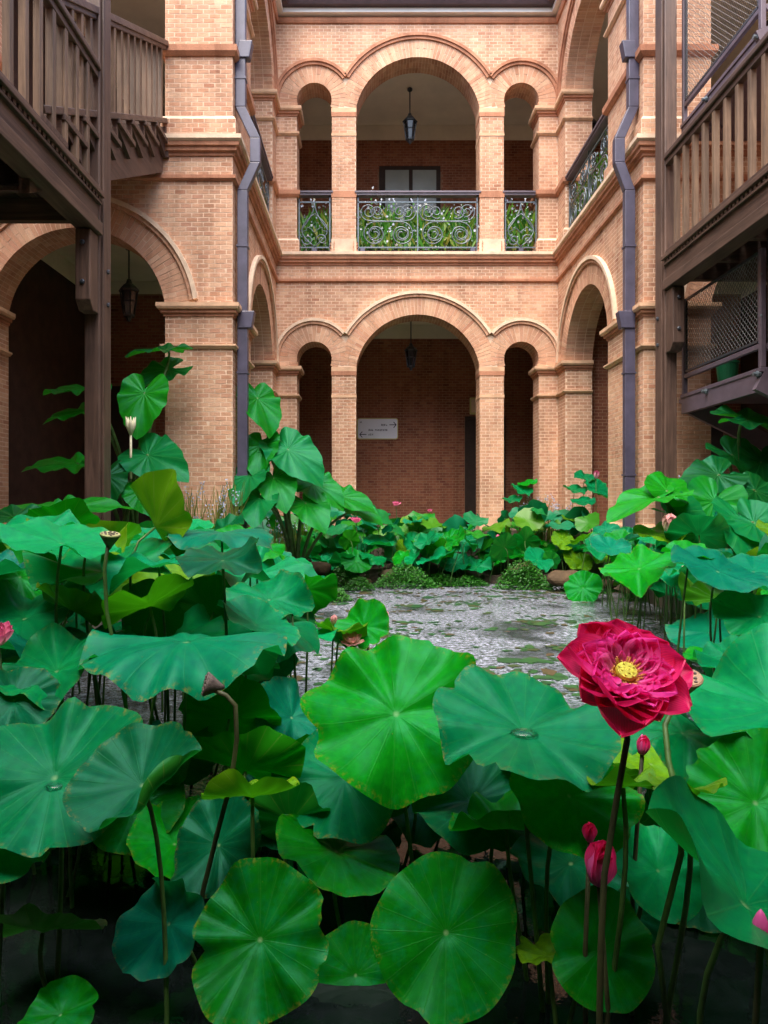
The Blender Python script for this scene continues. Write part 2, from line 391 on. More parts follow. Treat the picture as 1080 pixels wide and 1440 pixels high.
# ------------------------------------------------------------------ arcade building
bld = thing('arcade_building', 'two storey orange brick arcade building with round arches enclosing the pond court', 'building', (0,0,0))
BL, BH = .139, .0557
class Plane:
    def __init__(s, O, U, Nn): s.O = Vector(O); s.U = Vector(U); s.N = Vector(Nn)
    def __call__(s, u, z, d=0): return s.O + s.U*u + Vector((0,0,z)) + s.N*d
class Arch:
    def __init__(s, uc, half, zs, rise=None, stilt=0, sill=None):
        s.uc, s.half, s.zs, s.sill = uc, half, zs, sill
        if rise: s.R = (half*half+rise*rise)/(2*rise); s.zc = zs+rise-s.R
        else: s.R = half; s.zc = zs+stilt
        s.ring = .30; s.hood = .10
    def top(s, u):
        q = s.R**2-(u-s.uc)**2
        return max(s.zs, s.zc+math.sqrt(max(0, q)))
    def chord(s, z, r):
        q = r*r-(z-s.zc)**2
        return math.sqrt(q) if q > 0 else 0
    def power(s, u, z): return math.hypot(u-s.uc, z-s.zc) - s.R
def core(mb, pl, u0, u1, z0, z1, arches, t=T):
    br = {u0, u1}
    for a in arches:
        for k in range(25): br.add(round(a.uc - a.half*math.cos(PI*k/24), 5))
    br = sorted(b for b in br if u0-1e-6 <= b <= u1+1e-6)
    for a, b in zip(br, br[1:]):
        m = (a+b)/2; A = next((q for q in arches if abs(m-q.uc) < q.half), None)
        if A is None:
            for d in (0, -t): mb.add([pl(a,z0,d), pl(b,z0,d), pl(b,z1,d), pl(a,z1,d)], [(0,1,2,3)])
        else:
            za, zb = A.top(a), A.top(b)
            for d in (0, -t): mb.add([pl(a,za,d), pl(b,zb,d), pl(b,z1,d), pl(a,z1,d)], [(0,1,2,3)])
            mb.add([pl(a,za,0), pl(b,zb,0), pl(b,zb,-t), pl(a,za,-t)], [(0,1,2,3)])
            if A.sill is not None:
                for d in (0, -t): mb.add([pl(a,z0,d), pl(b,z0,d), pl(b,A.sill,d), pl(a,A.sill,d)], [(0,1,2,3)])
                mb.add([pl(a,A.sill,0), pl(b,A.sill,0), pl(b,A.sill,-t), pl(a,A.sill,-t)], [(0,1,2,3)])
    for A in arches:
        for sgn in (-1, 1):
            u = A.uc+sgn*A.half; zb = A.sill if A.sill is not None else z0
            zt = A.top(u-sgn*1e-4)
            mb.add([pl(u,zb,0), pl(u,zb,-t), pl(u,zt,-t), pl(u,zt,0)], [(0,1,2,3)])
    mb.add([pl(u0,z1,0), pl(u1,z1,0), pl(u1,z1,-t), pl(u0,z1,-t)], [(0,1,2,3)])
def one_brick(mb, pl, a, b, za, zb, pr=.0020):
    j = [rnd.uniform(-.0011,.0011) for _ in range(4)]
    f = [pl(a+j[0]*.6, za+j[1]*.5, pr+j[0]), pl(b+j[2]*.6, za+j[1]*.5, pr+j[1]), pl(b+j[2]*.6, zb+j[3]*.5, pr+j[2]), pl(a+j[0]*.6, zb+j[3]*.5, pr+j[3])]
    k = [pl(a, za, -.01), pl(b, za, -.01), pl(b, zb, -.01), pl(a, zb, -.01)]
    mb.add(f+k, [(0,1,2,3),(0,4,5,1),(1,5,6,2),(2,6,7,3),(3,7,4,0)])
def bricks(mb, pl, u0, u1, z0, z1, arches=(), bl=BL, bh=BH, jt=.011, off=0.0, take=None, extra=None):
    n0 = int(math.floor((z0-.7)/bh)); r = n0
    while True:
        za = .7+r*bh; zb = za+bh-jt; r += 1
        if za >= z1-.01: break
        zb = min(zb, z1)
        if zb-za < .015 or za < z0-bh*.5: continue
        zm = (za+zb)/2; iv = [(u0, u1)]
        ex = []
        for A in arches:
            if zm < A.zs:
                if A.sill is None or zm > A.sill: ex.append((A.uc-A.half, A.uc+A.half))
            else:
                c = A.chord(zm, A.R+A.ring+A.hood*.6)
                if zm < A.zc: c = A.R+A.ring+A.hood*.6
                if c: ex.append((A.uc-c, A.uc+c))
        if extra: ex += [(a, b) for a, b, ze0, ze1 in extra if ze0 < zm < ze1]
        for e0, e1 in ex:
            nv = []
            for a, b in iv:
                if e1 <= a or e0 >= b: nv.append((a, b)); continue
                if e0 > a: nv.append((a, e0))
                if e1 < b: nv.append((e1, b))
            iv = nv
        o = off + (bl/2 if r % 2 else 0)
        for a, b in iv:
            if b-a < .02: continue
            k = math.floor((a-o)/bl)
            while True:
                s = o+k*bl; e = s+bl-jt; k += 1
                if s >= b: break
                s2, e2 = max(s, a+.002), min(e, b-.002)
                if e2-s2 < .02: continue
                if take and take(s2, e2, za, zb): continue
                one_brick(mb, pl, s2, e2, za, zb)
def ring(mbv, mbh, pl, A, others=(), t=T):
    if A.zc < A.zs: th0 = math.asin((A.zs-A.zc)/A.R)
    else: th0 = -math.asin(min(.9, (A.zc-A.zs)/(A.R+.05)))
    n = max(12, int((PI-2*th0)*(A.R+.06)/.058)); dt = (PI-2*th0)/n
    def rmax(th, want):
        r = A.R
        while r < want:
            u, z = A.uc+r*math.cos(th), A.zc+r*math.sin(th)
            if any(o.power(u, z) < r-A.R for o in others) or z < A.zs+.002: break
            r += .01
        return r
    deps = [(.004, -.142), (-.152, -.292), (-.302, -t-.004)]
    for k in range(n):
        a = th0+dt*k+dt*.07; b = th0+dt*(k+1)-dt*.07; m = (a+b)/2
        ro = rmax(m, A.R+A.ring)
        if ro-A.R < .03: ro = A.R+.03
        segs = [(A.R-.004, ro)]
        if ro-A.R > .2 and k % 2: q = A.R+.145; segs = [(A.R-.004, q-.005), (q+.005, ro)]
        for (d0, d1) in deps:
            for r0, r1 in (segs if d0 > 0 else segs[:1]):
                if d0 < 0: r1 = r0+.05
                jd = rnd.uniform(-.002,.002) if d0 > 0 else 0
                def q_(r, th, d): return pl(A.uc+r*math.cos(th), A.zc+r*math.sin(th), d)
                mbv.hexa([q_(r0,a,d0+jd), q_(r0,b,d0+jd), q_(r1,b,d0+jd), q_(r1,a,d0+jd), q_(r0,a,d1), q_(r0,b,d1), q_(r1,b,d1), q_(r1,a,d1)])
    # hood moulding: two stepped bands
    m = n*2; dt2 = (PI-2*th0)/m
    rh = A.R+A.ring+A.hood
    ok = []
    for k in range(m):
        th = th0+dt2*(k+.5)
        u, z = A.uc+(rh-.02)*math.cos(th), A.zc+(rh-.02)*math.sin(th)
        ok.append(z > A.zs+.02 and not any(o.power(u, z) < rh-.02-A.R for o in others))
    for (r0, r1, pr, mi) in ((A.R+A.ring+.002, A.R+A.ring+.05, .035, 0), (A.R+A.ring+.05, rh, .06, 1)):
        for k in range(m):
            if not ok[k]: continue
            a, b = th0+dt2*k, th0+dt2*(k+1)
            def q_(r, th, d): return pl(A.uc+r*math.cos(th), A.zc+r*math.sin(th), d)
            mbh.hexa([q_(r0,a,pr), q_(r0,b,pr), q_(r1,b,pr), q_(r1,a,pr), q_(r0,a,-.02), q_(r0,b,-.02), q_(r1,b,-.02), q_(r1,a,-.02)], mi)

ZS1, ZS2 = 3.55, 8.10
XC = .82
pl_back = Plane((0,YB,0), (1,0,0), (0,-1,0))
pl_left = Plane((XL,0,0), (0,1,0), (1,0,0))
pl_right = Plane((XR,0,0), (0,1,0), (-1,0,0))
pl_front = Plane((0,YN,0), (1,0,0), (0,-1,0))
def trio(zs, rise, sill):
    return [Arch(XC, 1.09, zs, rise, sill=sill), Arch(-1.0, .31, zs, None, .14, sill), Arch(2.64, .31, zs, None, .14, sill)]
walls = [
  ('lower', 'back', pl_back, XL, XR, trio(ZS1, .925, None), 0.0, 5.33),
  ('upper', 'back', pl_back, XL, XR, trio(ZS2, .90, Z2), 5.33, 9.72),
  ('lower', 'left', pl_left, YN, YB, [Arch(10.71, 1.06, ZS1, .925)], 0.0, 5.33),
  ('upper', 'left', pl_left, YN, YB, [Arch(10.71, 1.06, ZS2, .92, sill=Z2)], 5.33, 9.72),
  ('lower', 'right', pl_right, YN, YB, [Arch(10.71, 1.06, ZS1, .925)], 0.0, 5.33),
  ('upper', 'right', pl_right, YN, YB, [Arch(10.71, 1.06, ZS2, .92, sill=Z2)], 5.33, 9.72),
  ('lower', 'fl', pl_front, XLO, XL, [Arch(-3.54, 1.06, ZS1, .925)], 0.0, 5.33),
  ('upper', 'fl', pl_front, XLO, XL, [Arch(-3.54, 1.06, ZS2, .92, sill=Z2)], 5.33, 9.72),
  ('lower', 'fr', pl_front, XR, XRO, [Arch(5.15, 1.06, ZS1, .925)], 0.0, 5.33),
  ('upper', 'fr', pl_front, XR, XRO, [Arch(5.15, 1.06, ZS2, .92, sill=Z2)], 5.33, 9.72),
]
single = []      # bricks of the near pier that become objects of their own
near_wall = None
for lev, nm, pl, u0, u1, ar, z0, z1 in walls:
    c = MB(); core(c, pl, u0, u1, z0, z1, ar); w = c.build('wall', M['mortar'], bld)
    take = None
    if nm == 'fl' and lev == 'lower':
        near_wall = w
        def take(a, b, za, zb):
            if len(single) < 300 and a > -2.47 and za > 1.0: single.append((a, b, za, zb)); return True
            return False
    bm_ = MB(); bricks(bm_, pl, u0, u1, max(z0, .35), z1, ar, take=take)
    # jambs of the openings
    for A in ar:
        for sg in (-1, 1):
            u = A.uc+sg*A.half
            jp = Plane(pl(u, 0, 0), -pl.N, -pl.U*sg)
            bricks(bm_, jp, 0.0, T, (A.sill or .45), A.zs, off=.03*sg)
    bm_.build('brickwork', M['brick'], w, kind='stuff')
    for i, A in enumerate(ar):
        v = MB(); h = MB()
        ring(v, h, pl, A, [o for o in ar if o is not A])
        ao = v.build('arch', M['brick'], bld)
        h.build('hood_moulding', [M['trim_red'] if lev == 'upper' else M['brick'], M['hood'] if lev == 'lower' else M['trim_red']], ao)
# single bricks share their mesh by length
bcache = {}
for a, b, za, zb in single:
    key = (round(b-a, 3), round(zb-za, 3))
    if key not in bcache:
        q = MB(); one_brick(q, Plane((0,0,0), (1,0,0), (0,-1,0)), 0, b-a, 0, zb-za); bcache[key] = q.mesh('brick', M['brick'])
    o = link('brick', bcache[key], near_wall); o.location = (a, YN+rnd.uniform(-.0015,.0015), za)

# mouldings
def moulding(name, path, parts, closed=False, side=1):
    o = None
    for prof, mat in parts:
        q = MB(); q.sweep(path, prof, closed, side)
        o = q.build(name, mat, bld)
    return o
def imp(z):      # impost: stepped brick courses under a flat slab
    return [([(-.01,z-.15),(.015,z-.15),(.02,z-.115),(.045,z-.11),(.05,z-.075),(-.01,z-.075)], M['trim_red']),
            ([(-.01,z-.075),(.075,z-.07),(.09,z-.045),(.09,z),(-.01,z)], M['trim'])]
def band(z):
    return [([(-.01,z-.05),(.02,z-.05),(.05,z-.02),(.05,z),(-.01,z)], M['trim'])]
def plinth(z):
    return [([(-.01,z),(.045,z),(.045,z+.22),(.02,z+.26),(-.01,z+.26)], M['mortar'])]
court = [(XLO,YN),(XL,YN),(XL,YB),(XR,YB),(XR,YN),(XRO,YN)]
z = Z2
ledge = [([(-.01,z-.07),(.10,z-.07),(.125,z-.05),(.125,z),(-.01,z)], M['hood']),
         ([(-.01,z-.21),(.02,z-.21),(.03,z-.17),(.06,z-.165),(.065,z-.12),(.09,z-.115),(.095,z-.072),(-.01,z-.072)], M['trim_red'])]
moulding('string_course', court, ledge)
moulding('string_course', court, [([(-.01,5.03),(.02,5.03),(.045,5.05),(.045,5.09),(-.01,5.09)], M['trim_red'])])
eave = [([(-.01,9.58),(.03,9.58),(.05,9.62),(.05,9.66),(-.01,9.66)], M['trim_red'])]
moulding('string_course', court, eave)
piers = []
for x0, x1 in ((-.69,-.27), (1.91,2.33)):
    piers.append(([(x0,YB),(x1,YB),(x1,YB+T),(x0,YB+T)][::-1], True))
piers.append(([(XL-T,11.77),(XL,11.77),(XL,YB),(-1.31,YB),(-1.31,YB+T)], False))
piers.append(([(2.95,YB+T),(2.95,YB),(XR,YB),(XR,11.77),(XR+T,11.77)], False))
piers.append(([(-2.48,YN+T),(-2.48,YN),(XL,YN),(XL,9.65),(XL-T,9.65)], False))
piers.append(([(XR+T,9.65),(XR,9.65),(XR,YN),(4.09,YN),(4.09,YN+T)], False))
piers.append(([(XLO,YN),(-4.6,YN),(-4.6,YN+T)], False))
piers.append(([(6.21,YN+T),(6.21,YN),(XRO,YN)], False))
for path, cl in piers:
    for zz in (ZS1, ZS2): moulding('impost', path, imp(zz), cl, 1 if not cl else -1*-1)
    for zz in (3.06, 7.66): moulding('impost_band', path, band(zz), cl)
    moulding('impost', path, [([(-.01,6.53),(.02,6.53),(.06,6.57),(.065,6.64),(-.01,6.64)], M['trim_red'])], cl)
    po = moulding('plinth', path, plinth(Z2), cl)
    pb = MB()
    for i in range(len(path) if cl else len(path)-1):
        a_, b_ = Vector(path[i]), Vector(path[(i+1) % len(path)]); d_ = (b_-a_); L_ = d_.length; d_.normalize(); nn = Vector((d_.y, -d_.x))
        o_ = a_+nn*.045
        bricks(pb, Plane((o_.x,o_.y,0), (d_.x,d_.y,0), (nn.x,nn.y,0)), -.04, L_+.04, Z2+.005, Z2+.22)
    pb.build('brickwork', M['brick'], po, kind='stuff')
    moulding('plinth', path, [([(-.01,.4),(.04,.4),(.04,.86),(.015,.9),(-.01,.9)], M['trim'])], cl)

# corridors: outer walls, floors, ceilings
def plain(name, faces, mat): 
    q = MB()
    for a, b in faces: q.box(a, b)
    return q.build(name, mat, bld)
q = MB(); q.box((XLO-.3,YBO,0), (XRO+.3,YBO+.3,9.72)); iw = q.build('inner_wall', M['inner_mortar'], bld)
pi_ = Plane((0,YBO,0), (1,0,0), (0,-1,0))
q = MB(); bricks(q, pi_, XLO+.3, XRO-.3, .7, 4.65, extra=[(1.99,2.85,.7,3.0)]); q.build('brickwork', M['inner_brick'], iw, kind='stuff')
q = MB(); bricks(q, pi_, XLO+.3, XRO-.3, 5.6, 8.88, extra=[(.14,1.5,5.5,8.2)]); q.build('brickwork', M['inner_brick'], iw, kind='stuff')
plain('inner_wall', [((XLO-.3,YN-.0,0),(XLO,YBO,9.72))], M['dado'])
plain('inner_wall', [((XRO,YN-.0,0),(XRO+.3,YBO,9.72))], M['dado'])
for z0_, z1_ in ((4.66,4.96), (8.89,9.25)):
    plain('plaster_band', [((XLO+.03,YBO-.02,z0_),(XRO-.03,YBO-.001,z1_))], M['plaster'])
    plain('plaster_band', [((XLO+.001,YN+T,z0_),(XLO+.02,YBO-.03,z1_))], M['plaster'])
    plain('plaster_band', [((XRO-.02,YN+T,z0_),(XRO-.001,YBO-.03,z1_))], M['plaster'])
def slab(z0, z1, name, mat):
    e = .003
    plain(name, [((XLO,YN+T+e,z0),(XL-T-e,YBO-.03,z1)), ((XR+T+e,YN+T+e,z0),(XRO,YBO-.03,z1)), ((XL-T-e+.001,YB+T+e,z0),(XR+T+e-.001,YBO-.03,z1))], mat)
slab(4.95, 5.2, 'ceiling', M['plaster']); slab(5.21, 5.5, 'floor', M['paving']); slab(9.2, 9.5, 'ceiling', M['plaster'])
for x0, x1, nm in ((XLO+.03, XL-T-.01, 'l'), (XR+T+.01, XRO-.03, 'r')):
    q = MB(); q.box((x0,11.92,ZF), (x1,12.1,4.94)); pw = q.build('inner_wall', M['inner_mortar'], bld)
    q = MB(); dx0, dx1 = (-4.55,-3.75) if nm == 'l' else (5.2,6.0)
    bricks(q, Plane((0,11.92,0),(1,0,0),(0,-1,0)), x0, x1, ZF, 4.72, extra=[(dx0-.06,dx1+.06,ZF,3.2)]); q.build('brickwork', M['inner_brick'], pw, kind='stuff')
    plain('plaster_band', [((x0+.01,11.90,4.73),(x1-.01,11.918,4.945))], M['plaster'])
    q = MB(); q.box((dx0,11.88,ZF+.005), (dx1,11.915,3.15)); q.build('door', M['dark_wood'], bld)
# upper window and ground floor doorway in the rear corridor wall
wz0, wz1 = 5.6, 1.15+(708-235)*YBO/FPX
q = MB(); q.box((.17,YBO-.05,wz0), (1.47,YBO-.012,wz1)); wd = q.build('window', M['dark_wood'], bld)
for x0, x1 in ((.30,.80), (.88,1.38)):
    q = MB(); q.box((x0,YBO-.062,wz0+.3), (x1,YBO-.052,wz1-.09)); q.build('pane', m_simple('frosted_pane', (.30,.33,.30), .25, .1, 2, 0) if x0 < .5 else bpy.data.materials['frosted_pane'], wd)
q = MB(); q.box((2.02,YBO-.03,.71), (2.82,YBO-.008,2.95)); dr = q.build('door', M['dark_wood'], bld)
q = MB(); q.box((1.99,YBO-.06,.71), (2.05,YBO-.031,3.0)); q.box((2.79,YBO-.06,.71), (2.85,YBO-.031,3.0)); q.box((2.05,YBO-.06,2.94), (2.79,YBO-.031,3.0)); q.build('door_frame', M['dark_wood'], dr)
# wings beside and behind the camera
for (a, b) in (((XLO-.4,-3.4,0),(XLO,YN-.01,9.72)), ((XRO,-3.4,0),(XRO+.4,YN-.01,9.72)), ((XLO-.4,-3.8,0),(XRO+.4,-3.41,9.72))):
    q = MB(); q.box(a, b); q.build('wall', M['mortar'], bld)
for pl, u0, u1, z1 in ((Plane((XLO,0,0),(0,1,0),(1,0,0)), -3.4, YN, 9.7), (Plane((XRO,0,0),(0,1,0),(-1,0,0)), -3.4, YN, 9.7), (Plane((0,-3.41,0),(1,0,0),(0,1,0)), XLO, XRO, 9.7)):
    q = MB(); bricks(q, pl, u0, u1, .7, z1, bl=.28, bh=.112, jt=.014); q.build('brickwork', M['brick'], bld, kind='stuff')
q = MB(); q.box((XLO,-3.4,3.82), (XRO,.0,3.95)); q.build('shade_deck', M['wood_x'], bld)  # unseen deck, added overhead to keep light off the near leaves
# eaves: white board, gutter, tiled roof
ev = MB(); ev.sweep(court, [(-.05,9.70),(.13,9.70),(.13,9.775),(-.05,9.775)]); ev.build('eaves_board', M['white_paint'], bld)
ev = MB(); ev.sweep(court, [(.10,9.78),(.22,9.78),(.25,9.83),(.25,9.93),(.10,9.93)]); ev.build('gutter', M['gutter'], bld)
rf = MB(); rf.sweep(court, [(.18,9.94),(-3.0,10.9),(-3.0,10.75),(.18,9.86)][::-1]); rf.build('roof', M['roof_tile'], bld)
rf = MB()
rf.add([(XLO+.3,-3.5,9.94),(XLO+.3,YN,9.94),(XLO-3,YN,10.9),(XLO-3,-3.5,10.9)], [(0,1,2,3)])
rf.add([(XRO-.3,-3.5,9.94),(XRO-.3,YN,9.94),(XRO+3,YN,10.9),(XRO+3,-3.5,10.9)], [(0,1,2,3)])
rf.build('roof', M['roof_tile'], bld)

# ------------------------------------------------------------------ downpipes
def downpipe(sx, x_lo, x_mid, x_hi, label):
    t = thing('downpipe', label, 'downpipe', (x_lo, 8.56, ZF))
    o = Vector((x_lo, 8.56, ZF))
    def pt(x, z): return Vector((x, 8.56, z)) - o
    pth = [(x_lo,.72),(x_lo,4.98),(x_mid,5.32),(x_mid,5.62),(x_hi,6.0),(x_hi,9.8)]
    w, d = .125, .10
    for (xa, za), (xb, zb) in zip(pth, pth[1:]):
        q = MB()
        q.hexa([pt(xa-w/2,za)+Vector((0,-d/2,0)), pt(xa+w/2,za)+Vector((0,-d/2,0)), pt(xa+w/2,za)+Vector((0,d/2,0)), pt(xa-w/2,za)+Vector((0,d/2,0)),
                pt(xb-w/2,zb)+Vector((0,-d/2,0)), pt(xb+w/2,zb)+Vector((0,-d/2,0)), pt(xb+w/2,zb)+Vector((0,d/2,0)), pt(xb-w/2,zb)+Vector((0,d/2,0))])
        q.build('pipe_section', M['pipe'], t, bevel=.008)
    for zz, xx in ((2.75,x_lo),(1.5,x_lo),(4.3,x_lo),(6.35,x_hi),(7.6,x_hi)):
        q = MB(); c = pt(xx, zz); q.box(c+Vector((-w/2-.008,-d/2-.008,-.012)), c+Vector((w/2+.008,d/2+.008,.012))); q.build('pipe_collar', M['pipe'], t)
    for zz, xx in ((3.42,x_lo),(6.72,x_hi)):       # clamp boxes that step round the mouldings
        q = MB(); c = pt(xx, zz); s = sx
        q.hexa([c+Vector((-w/2-.02+s*.03,-d/2-.02,-.13)), c+Vector((w/2+.02+s*.03,-d/2-.02,-.13)), c+Vector((w/2+.02+s*.03,d/2,-.13)), c+Vector((-w/2-.02+s*.03,d/2,-.13)),
                c+Vector((-w/2-.02+s*.07,-d/2-.02,.08)), c+Vector((w/2+.02+s*.07,-d/2-.02,.08)), c+Vector((w/2+.02+s*.07,d/2,.08)), c+Vector((-w/2-.02+s*.07,d/2,.08))])
        q.build('clamp_box', M['pipe'], t, bevel=.01)
    q = MB(); q.tube([pt(x_lo,.74)+Vector((0,0,.04)), pt(x_lo,.74)+Vector((-sx*.02,-.03,-.01)), pt(x_lo,.74)+Vector((sx*.08,-.14,-.02))], .06, 8); q.build('shoe', M['pipe'], t)
downpipe(1, -1.575, -1.42, -1.60, 'square grey violet downpipe on the wide pier beside the blue flower spikes')
downpipe(-1, 3.165, 3.04, 3.21, 'square grey violet downpipe on the pier beside the post of the mesh screened stair')

# ------------------------------------------------------------------ lanterns
def lantern(x, y, zc, ztop, s, label):
    t = thing('lantern', label, 'lantern', (x, y, zc), 'hanging iron lanterns in the corridors')
    q = MB(); q.tube([(0,0,.26*s),(0,0,ztop-zc)], .012, 6); q.lathe([(.05,-.03),(.05,0),(.02,.02)], (0,0,ztop-zc-.02), 10); q.build('rod', M['iron'], t)
    q = MB(); q.lathe([(.15*s,.12*s),(.155*s,.135*s),(.10*s,.20*s),(.05*s,.24*s),(.03*s,.30*s)], n=6); q.build('cap', M['iron'], t)
    q = MB()
    for k in range(6):
        a = PI/3*k; q.bar((.13*s*math.cos(a),.13*s*math.sin(a),.12*s), (.08*s*math.cos(a),.08*s*math.sin(a),-.22*s), .016, .016)
    q.lathe([(.085*s,-.25*s),(.09*s,-.22*s)], n=6); q.lathe([(.02*s,-.32*s),(.035*s,-.29*s),(.05*s,-.25*s)], n=8); q.lathe([(.105*s,-.04*s),(.105*s,-.02*s)], n=6)
    q.build('cage', M['iron'], t)
    q = MB(); q.lathe([(.07*s,-.22*s),(.115*s,.12*s)], n=6); q.build('glass', M['dark_glass'], t)
lantern(.75, 13.5, 8.42, 9.2, .95, 'black iron lantern hanging behind the wide arch of the upper gallery')
lantern(.77, 13.5, 4.0, 4.95, .85, 'black iron lantern hanging behind the wide ground floor arch above the sign')
lantern(-3.58, 10.3, 4.16, 4.95, 1.0, 'black iron lantern in the corridor behind the wide brick pier')
lantern(4.28, 13.6, 8.42, 9.2, .95, 'black iron lantern in the upper side gallery, half hidden by its sloping rail')

# ------------------------------------------------------------------ wall signs
sg = thing('direction_sign', 'white direction sign with two dark arrows on the corridor brick wall', 'sign', P(531, 603, YBO-.03))
def rrect(w, h, r, n=5):
    pts = []
    for cx, cz, a0 in ((w/2-r,h/2-r,0),(-w/2+r,h/2-r,90),(-w/2+r,-h/2+r,180),(w/2-r,-h/2+r,270)):
        for k in range(n+1): a = R(a0+90*k/n); pts.append((cx+r*math.cos(a), cz+r*math.sin(a)))
    return pts
def plate(name, w, h, r, y0, y1, mat, par):
    q = MB(); p = rrect(w, h, r); n = len(p)
    q.add([(x,y0,z) for x,z in p]+[(x,y1,z) for x,z in p], [tuple(range(n)), tuple(reversed(range(n,2*n)))]+[(i,(i+1)%n,n+(i+1)%n,n+i) for i in range(n)])
    return q.build(name, mat, par)
plate('sign_edge', .87, .45, .05, -.012, .02, M['sign_edge'], sg); plate('sign_face', .835, .415, .04, -.018, -.0125, M['sign_face'], sg)
sp = lambda X, Z: ((X-640+178)/1080*120*YBO/FPX - .0, 0, 0)
def zs_(px, pz):   # pixel of the 9x enlargement -> sign local
    return ((480+px/9-531)*YBO/FPX, (603-(560+pz/9))*YBO/FPX)
def arrow(x0, x1, pz, s):
    q = MB(); a = zs_(x0, pz); b = zs_(x1, pz)
    q.bar((a[0],-.021,a[1]), (b[0],-.021,b[1]), .004, .016)
    for k in (-1, 1): q.bar((b[0]+s*.004,-.021,b[1]), (b[0]-s*.05,-.021,b[1]+k*.062), .004, .016)
    q.build('arrow', M['ink'], sg)
arrow(608, 690, 338, 1); arrow(318, 236, 460, -1)
def glyphs(x0, x1, pz, h, n, seed):
    r_ = random.Random(seed); q = MB(); a = zs_(x0, pz); b = zs_(x1, pz); w = (b[0]-a[0])/n
    for i in range(n):       # small square characters, too small to read
        cx = a[0]+w*(i+.5)
        for _ in range(4):
            if r_.random() < .6: zz = a[1]+r_.uniform(-.45,.45)*h; q.bar((cx-w*.38,-.0205,zz), (cx+w*.38,-.0205,zz), .003, h*.14)
            else: xx = cx+r_.uniform(-.35,.35)*w; q.bar((xx,-.0205,a[1]-h*.45), (xx,-.0205,a[1]+h*.45), .003, h*.14, up=(1,0,0))
    q.build('lettering', M['ink'], sg)
glyphs(500, 582, 340, .045, 4, 1); glyphs(340, 405, 402, .045, 3, 2); glyphs(425, 582, 404, .042, 8, 3); glyphs(338, 405, 460, .04, 3, 4); glyphs(228, 258, 305, .04, 1, 5)
ns = thing('notice_plate', 'small yellowish plate on the corridor wall beside the dark doorway', 'sign', P(666, 571, YBO-.03))
plate('plate_face', .16, .36, .015, -.012, .02, M['sign_edge'], ns); plate('plate_panel', .10, .28, .01, -.018, -.0125, M['hood'], ns)

# ------------------------------------------------------------------ iron railings of the upper gallery and the planters behind them
def spiral(c, r0, r1, a0, turns, n=40):
    return [(c[0]+(r0+(r1-r0)*k/n)*math.cos(a0+turns*2*PI*k/n), c[1]+(r0+(r1-r0)*k/n)*math.sin(a0+turns*2*PI*k/n)) for k in range(n+1)]
def railing(pl, u0, u1, label, fancy, group=None):
    zc0, zt = Z2+.04, 6.64
    o = pl((u0+u1)/2, Z2, -.06)
    t = thing('iron_railing', label, 'railing', o, group)
    L = lambda u, z, d=0: pl(u, z, -.06+d)-o
    q = MB(); q.bar(L(u0-.02,zt-.05), L(u1+.02,zt-.05), .13, .035); q.bar(L(u0-.02,zt-.015,.0), L(u1+.02,zt-.015,.0), .17, .03); q.build('handrail', M['steel'], t)
    for zz in (zt-.17, zc0+.09): q = MB(); q.bar(L(u0+.03,zz), L(u1-.03,zz), .022, .022); q.build('rail_bar', M['rail_iron'], t)
    for uu in (u0+.04, u1-.04): q = MB(); q.bar(L(uu,zc0), L(uu,zt-.06), .022, .022, up=(0,1,0)); q.build('upright', M['rail_iron'], t)
    for uu in ((u0+.12, u1-.12) if fancy else ((u0+u1)/2,)): q = MB(); q.box(L(uu,zc0+.0)-Vector((.04,.04,.04)), L(uu,zc0+.07)+Vector((.04,.04,0))); q.build('foot', M['pipe'], t)
    zb0, zb1 = zc0+.1, zt-.18; zm = (zb0+zb1)/2; H = zb1-zb0
    def sc(pts, r=.011):
        q = MB(); q.tube([L(a, b, .012) for a, b in pts], r, 5); q.build('scroll', M['rail_iron'], t, smooth=True)
    if fancy:
        um = (u0+u1)/2; hw = (u1-u0)/2-.05
        q = MB(); q.bar(L(um,zc0), L(um,zt-.06), .018, .018, up=(0,1,0)); q.build('upright', M['rail_iron'], t)
        for s in (-1, 1):
            for k in (-1, 1):
                cx = um+s*hw/2; rb = min(.215, hw*.23); rt = rb*.72
                cb = (cx+k*rb*1.1, zb0+rb+.01); ct = (cx-k*(hw/2-rt-.02), zb1-rt-.01)
                a = spiral(cb, .03, rb, PI/2-k*4.2*PI, k*2.1)
                # ends at the top of the lower spiral and swings over to the upper one
                mid = [(cb[0]+(ct[0]-cb[0])*f, cb[1]+rb+(ct[1]-rt-cb[1]-rb)*(f*f*(3-2*f))) for f in (.2,.4,.6,.8)]
                b = spiral(ct, rt, .025, -PI/2, k*-1.9)
                sc(a+mid+b)
                sc(spiral((cx+k*rb*.9, zb1-rt-.01), .02, rt*.8, PI/2, -k*1.6))
                sc(spiral((cx+k*rb*1.1, zb0+rb+.01), rb*.35, rb*.6, k*.6, 1.0), .009)
    else:
        um = (u0+u1)/2; hw = (u1-u0)/2-.06
        for k in (-1, 1):
            sc([(um+k*hw*math.sin(PI*f)*.9, zb0+H*f*.75) for f in [i/12 for i in range(13)]])
            sc([(um+k*hw*(1-math.sin(PI*f*.5)), zb0+H*(.35+.65*f)) for f in [i/10 for i in range(11)]])
            sc([(um+k*hw*.95*(1-f)*(1 if i % 2 else .7), zb0+H*.45*(1-abs(.5-f)*.6)) for i, f in enumerate([i/8 for i in range(9)])], .008)
            sc(spiral((um+k*hw*.5, zb0+H*.16), .015, hw*.4, 0, k*1.5))
    return t
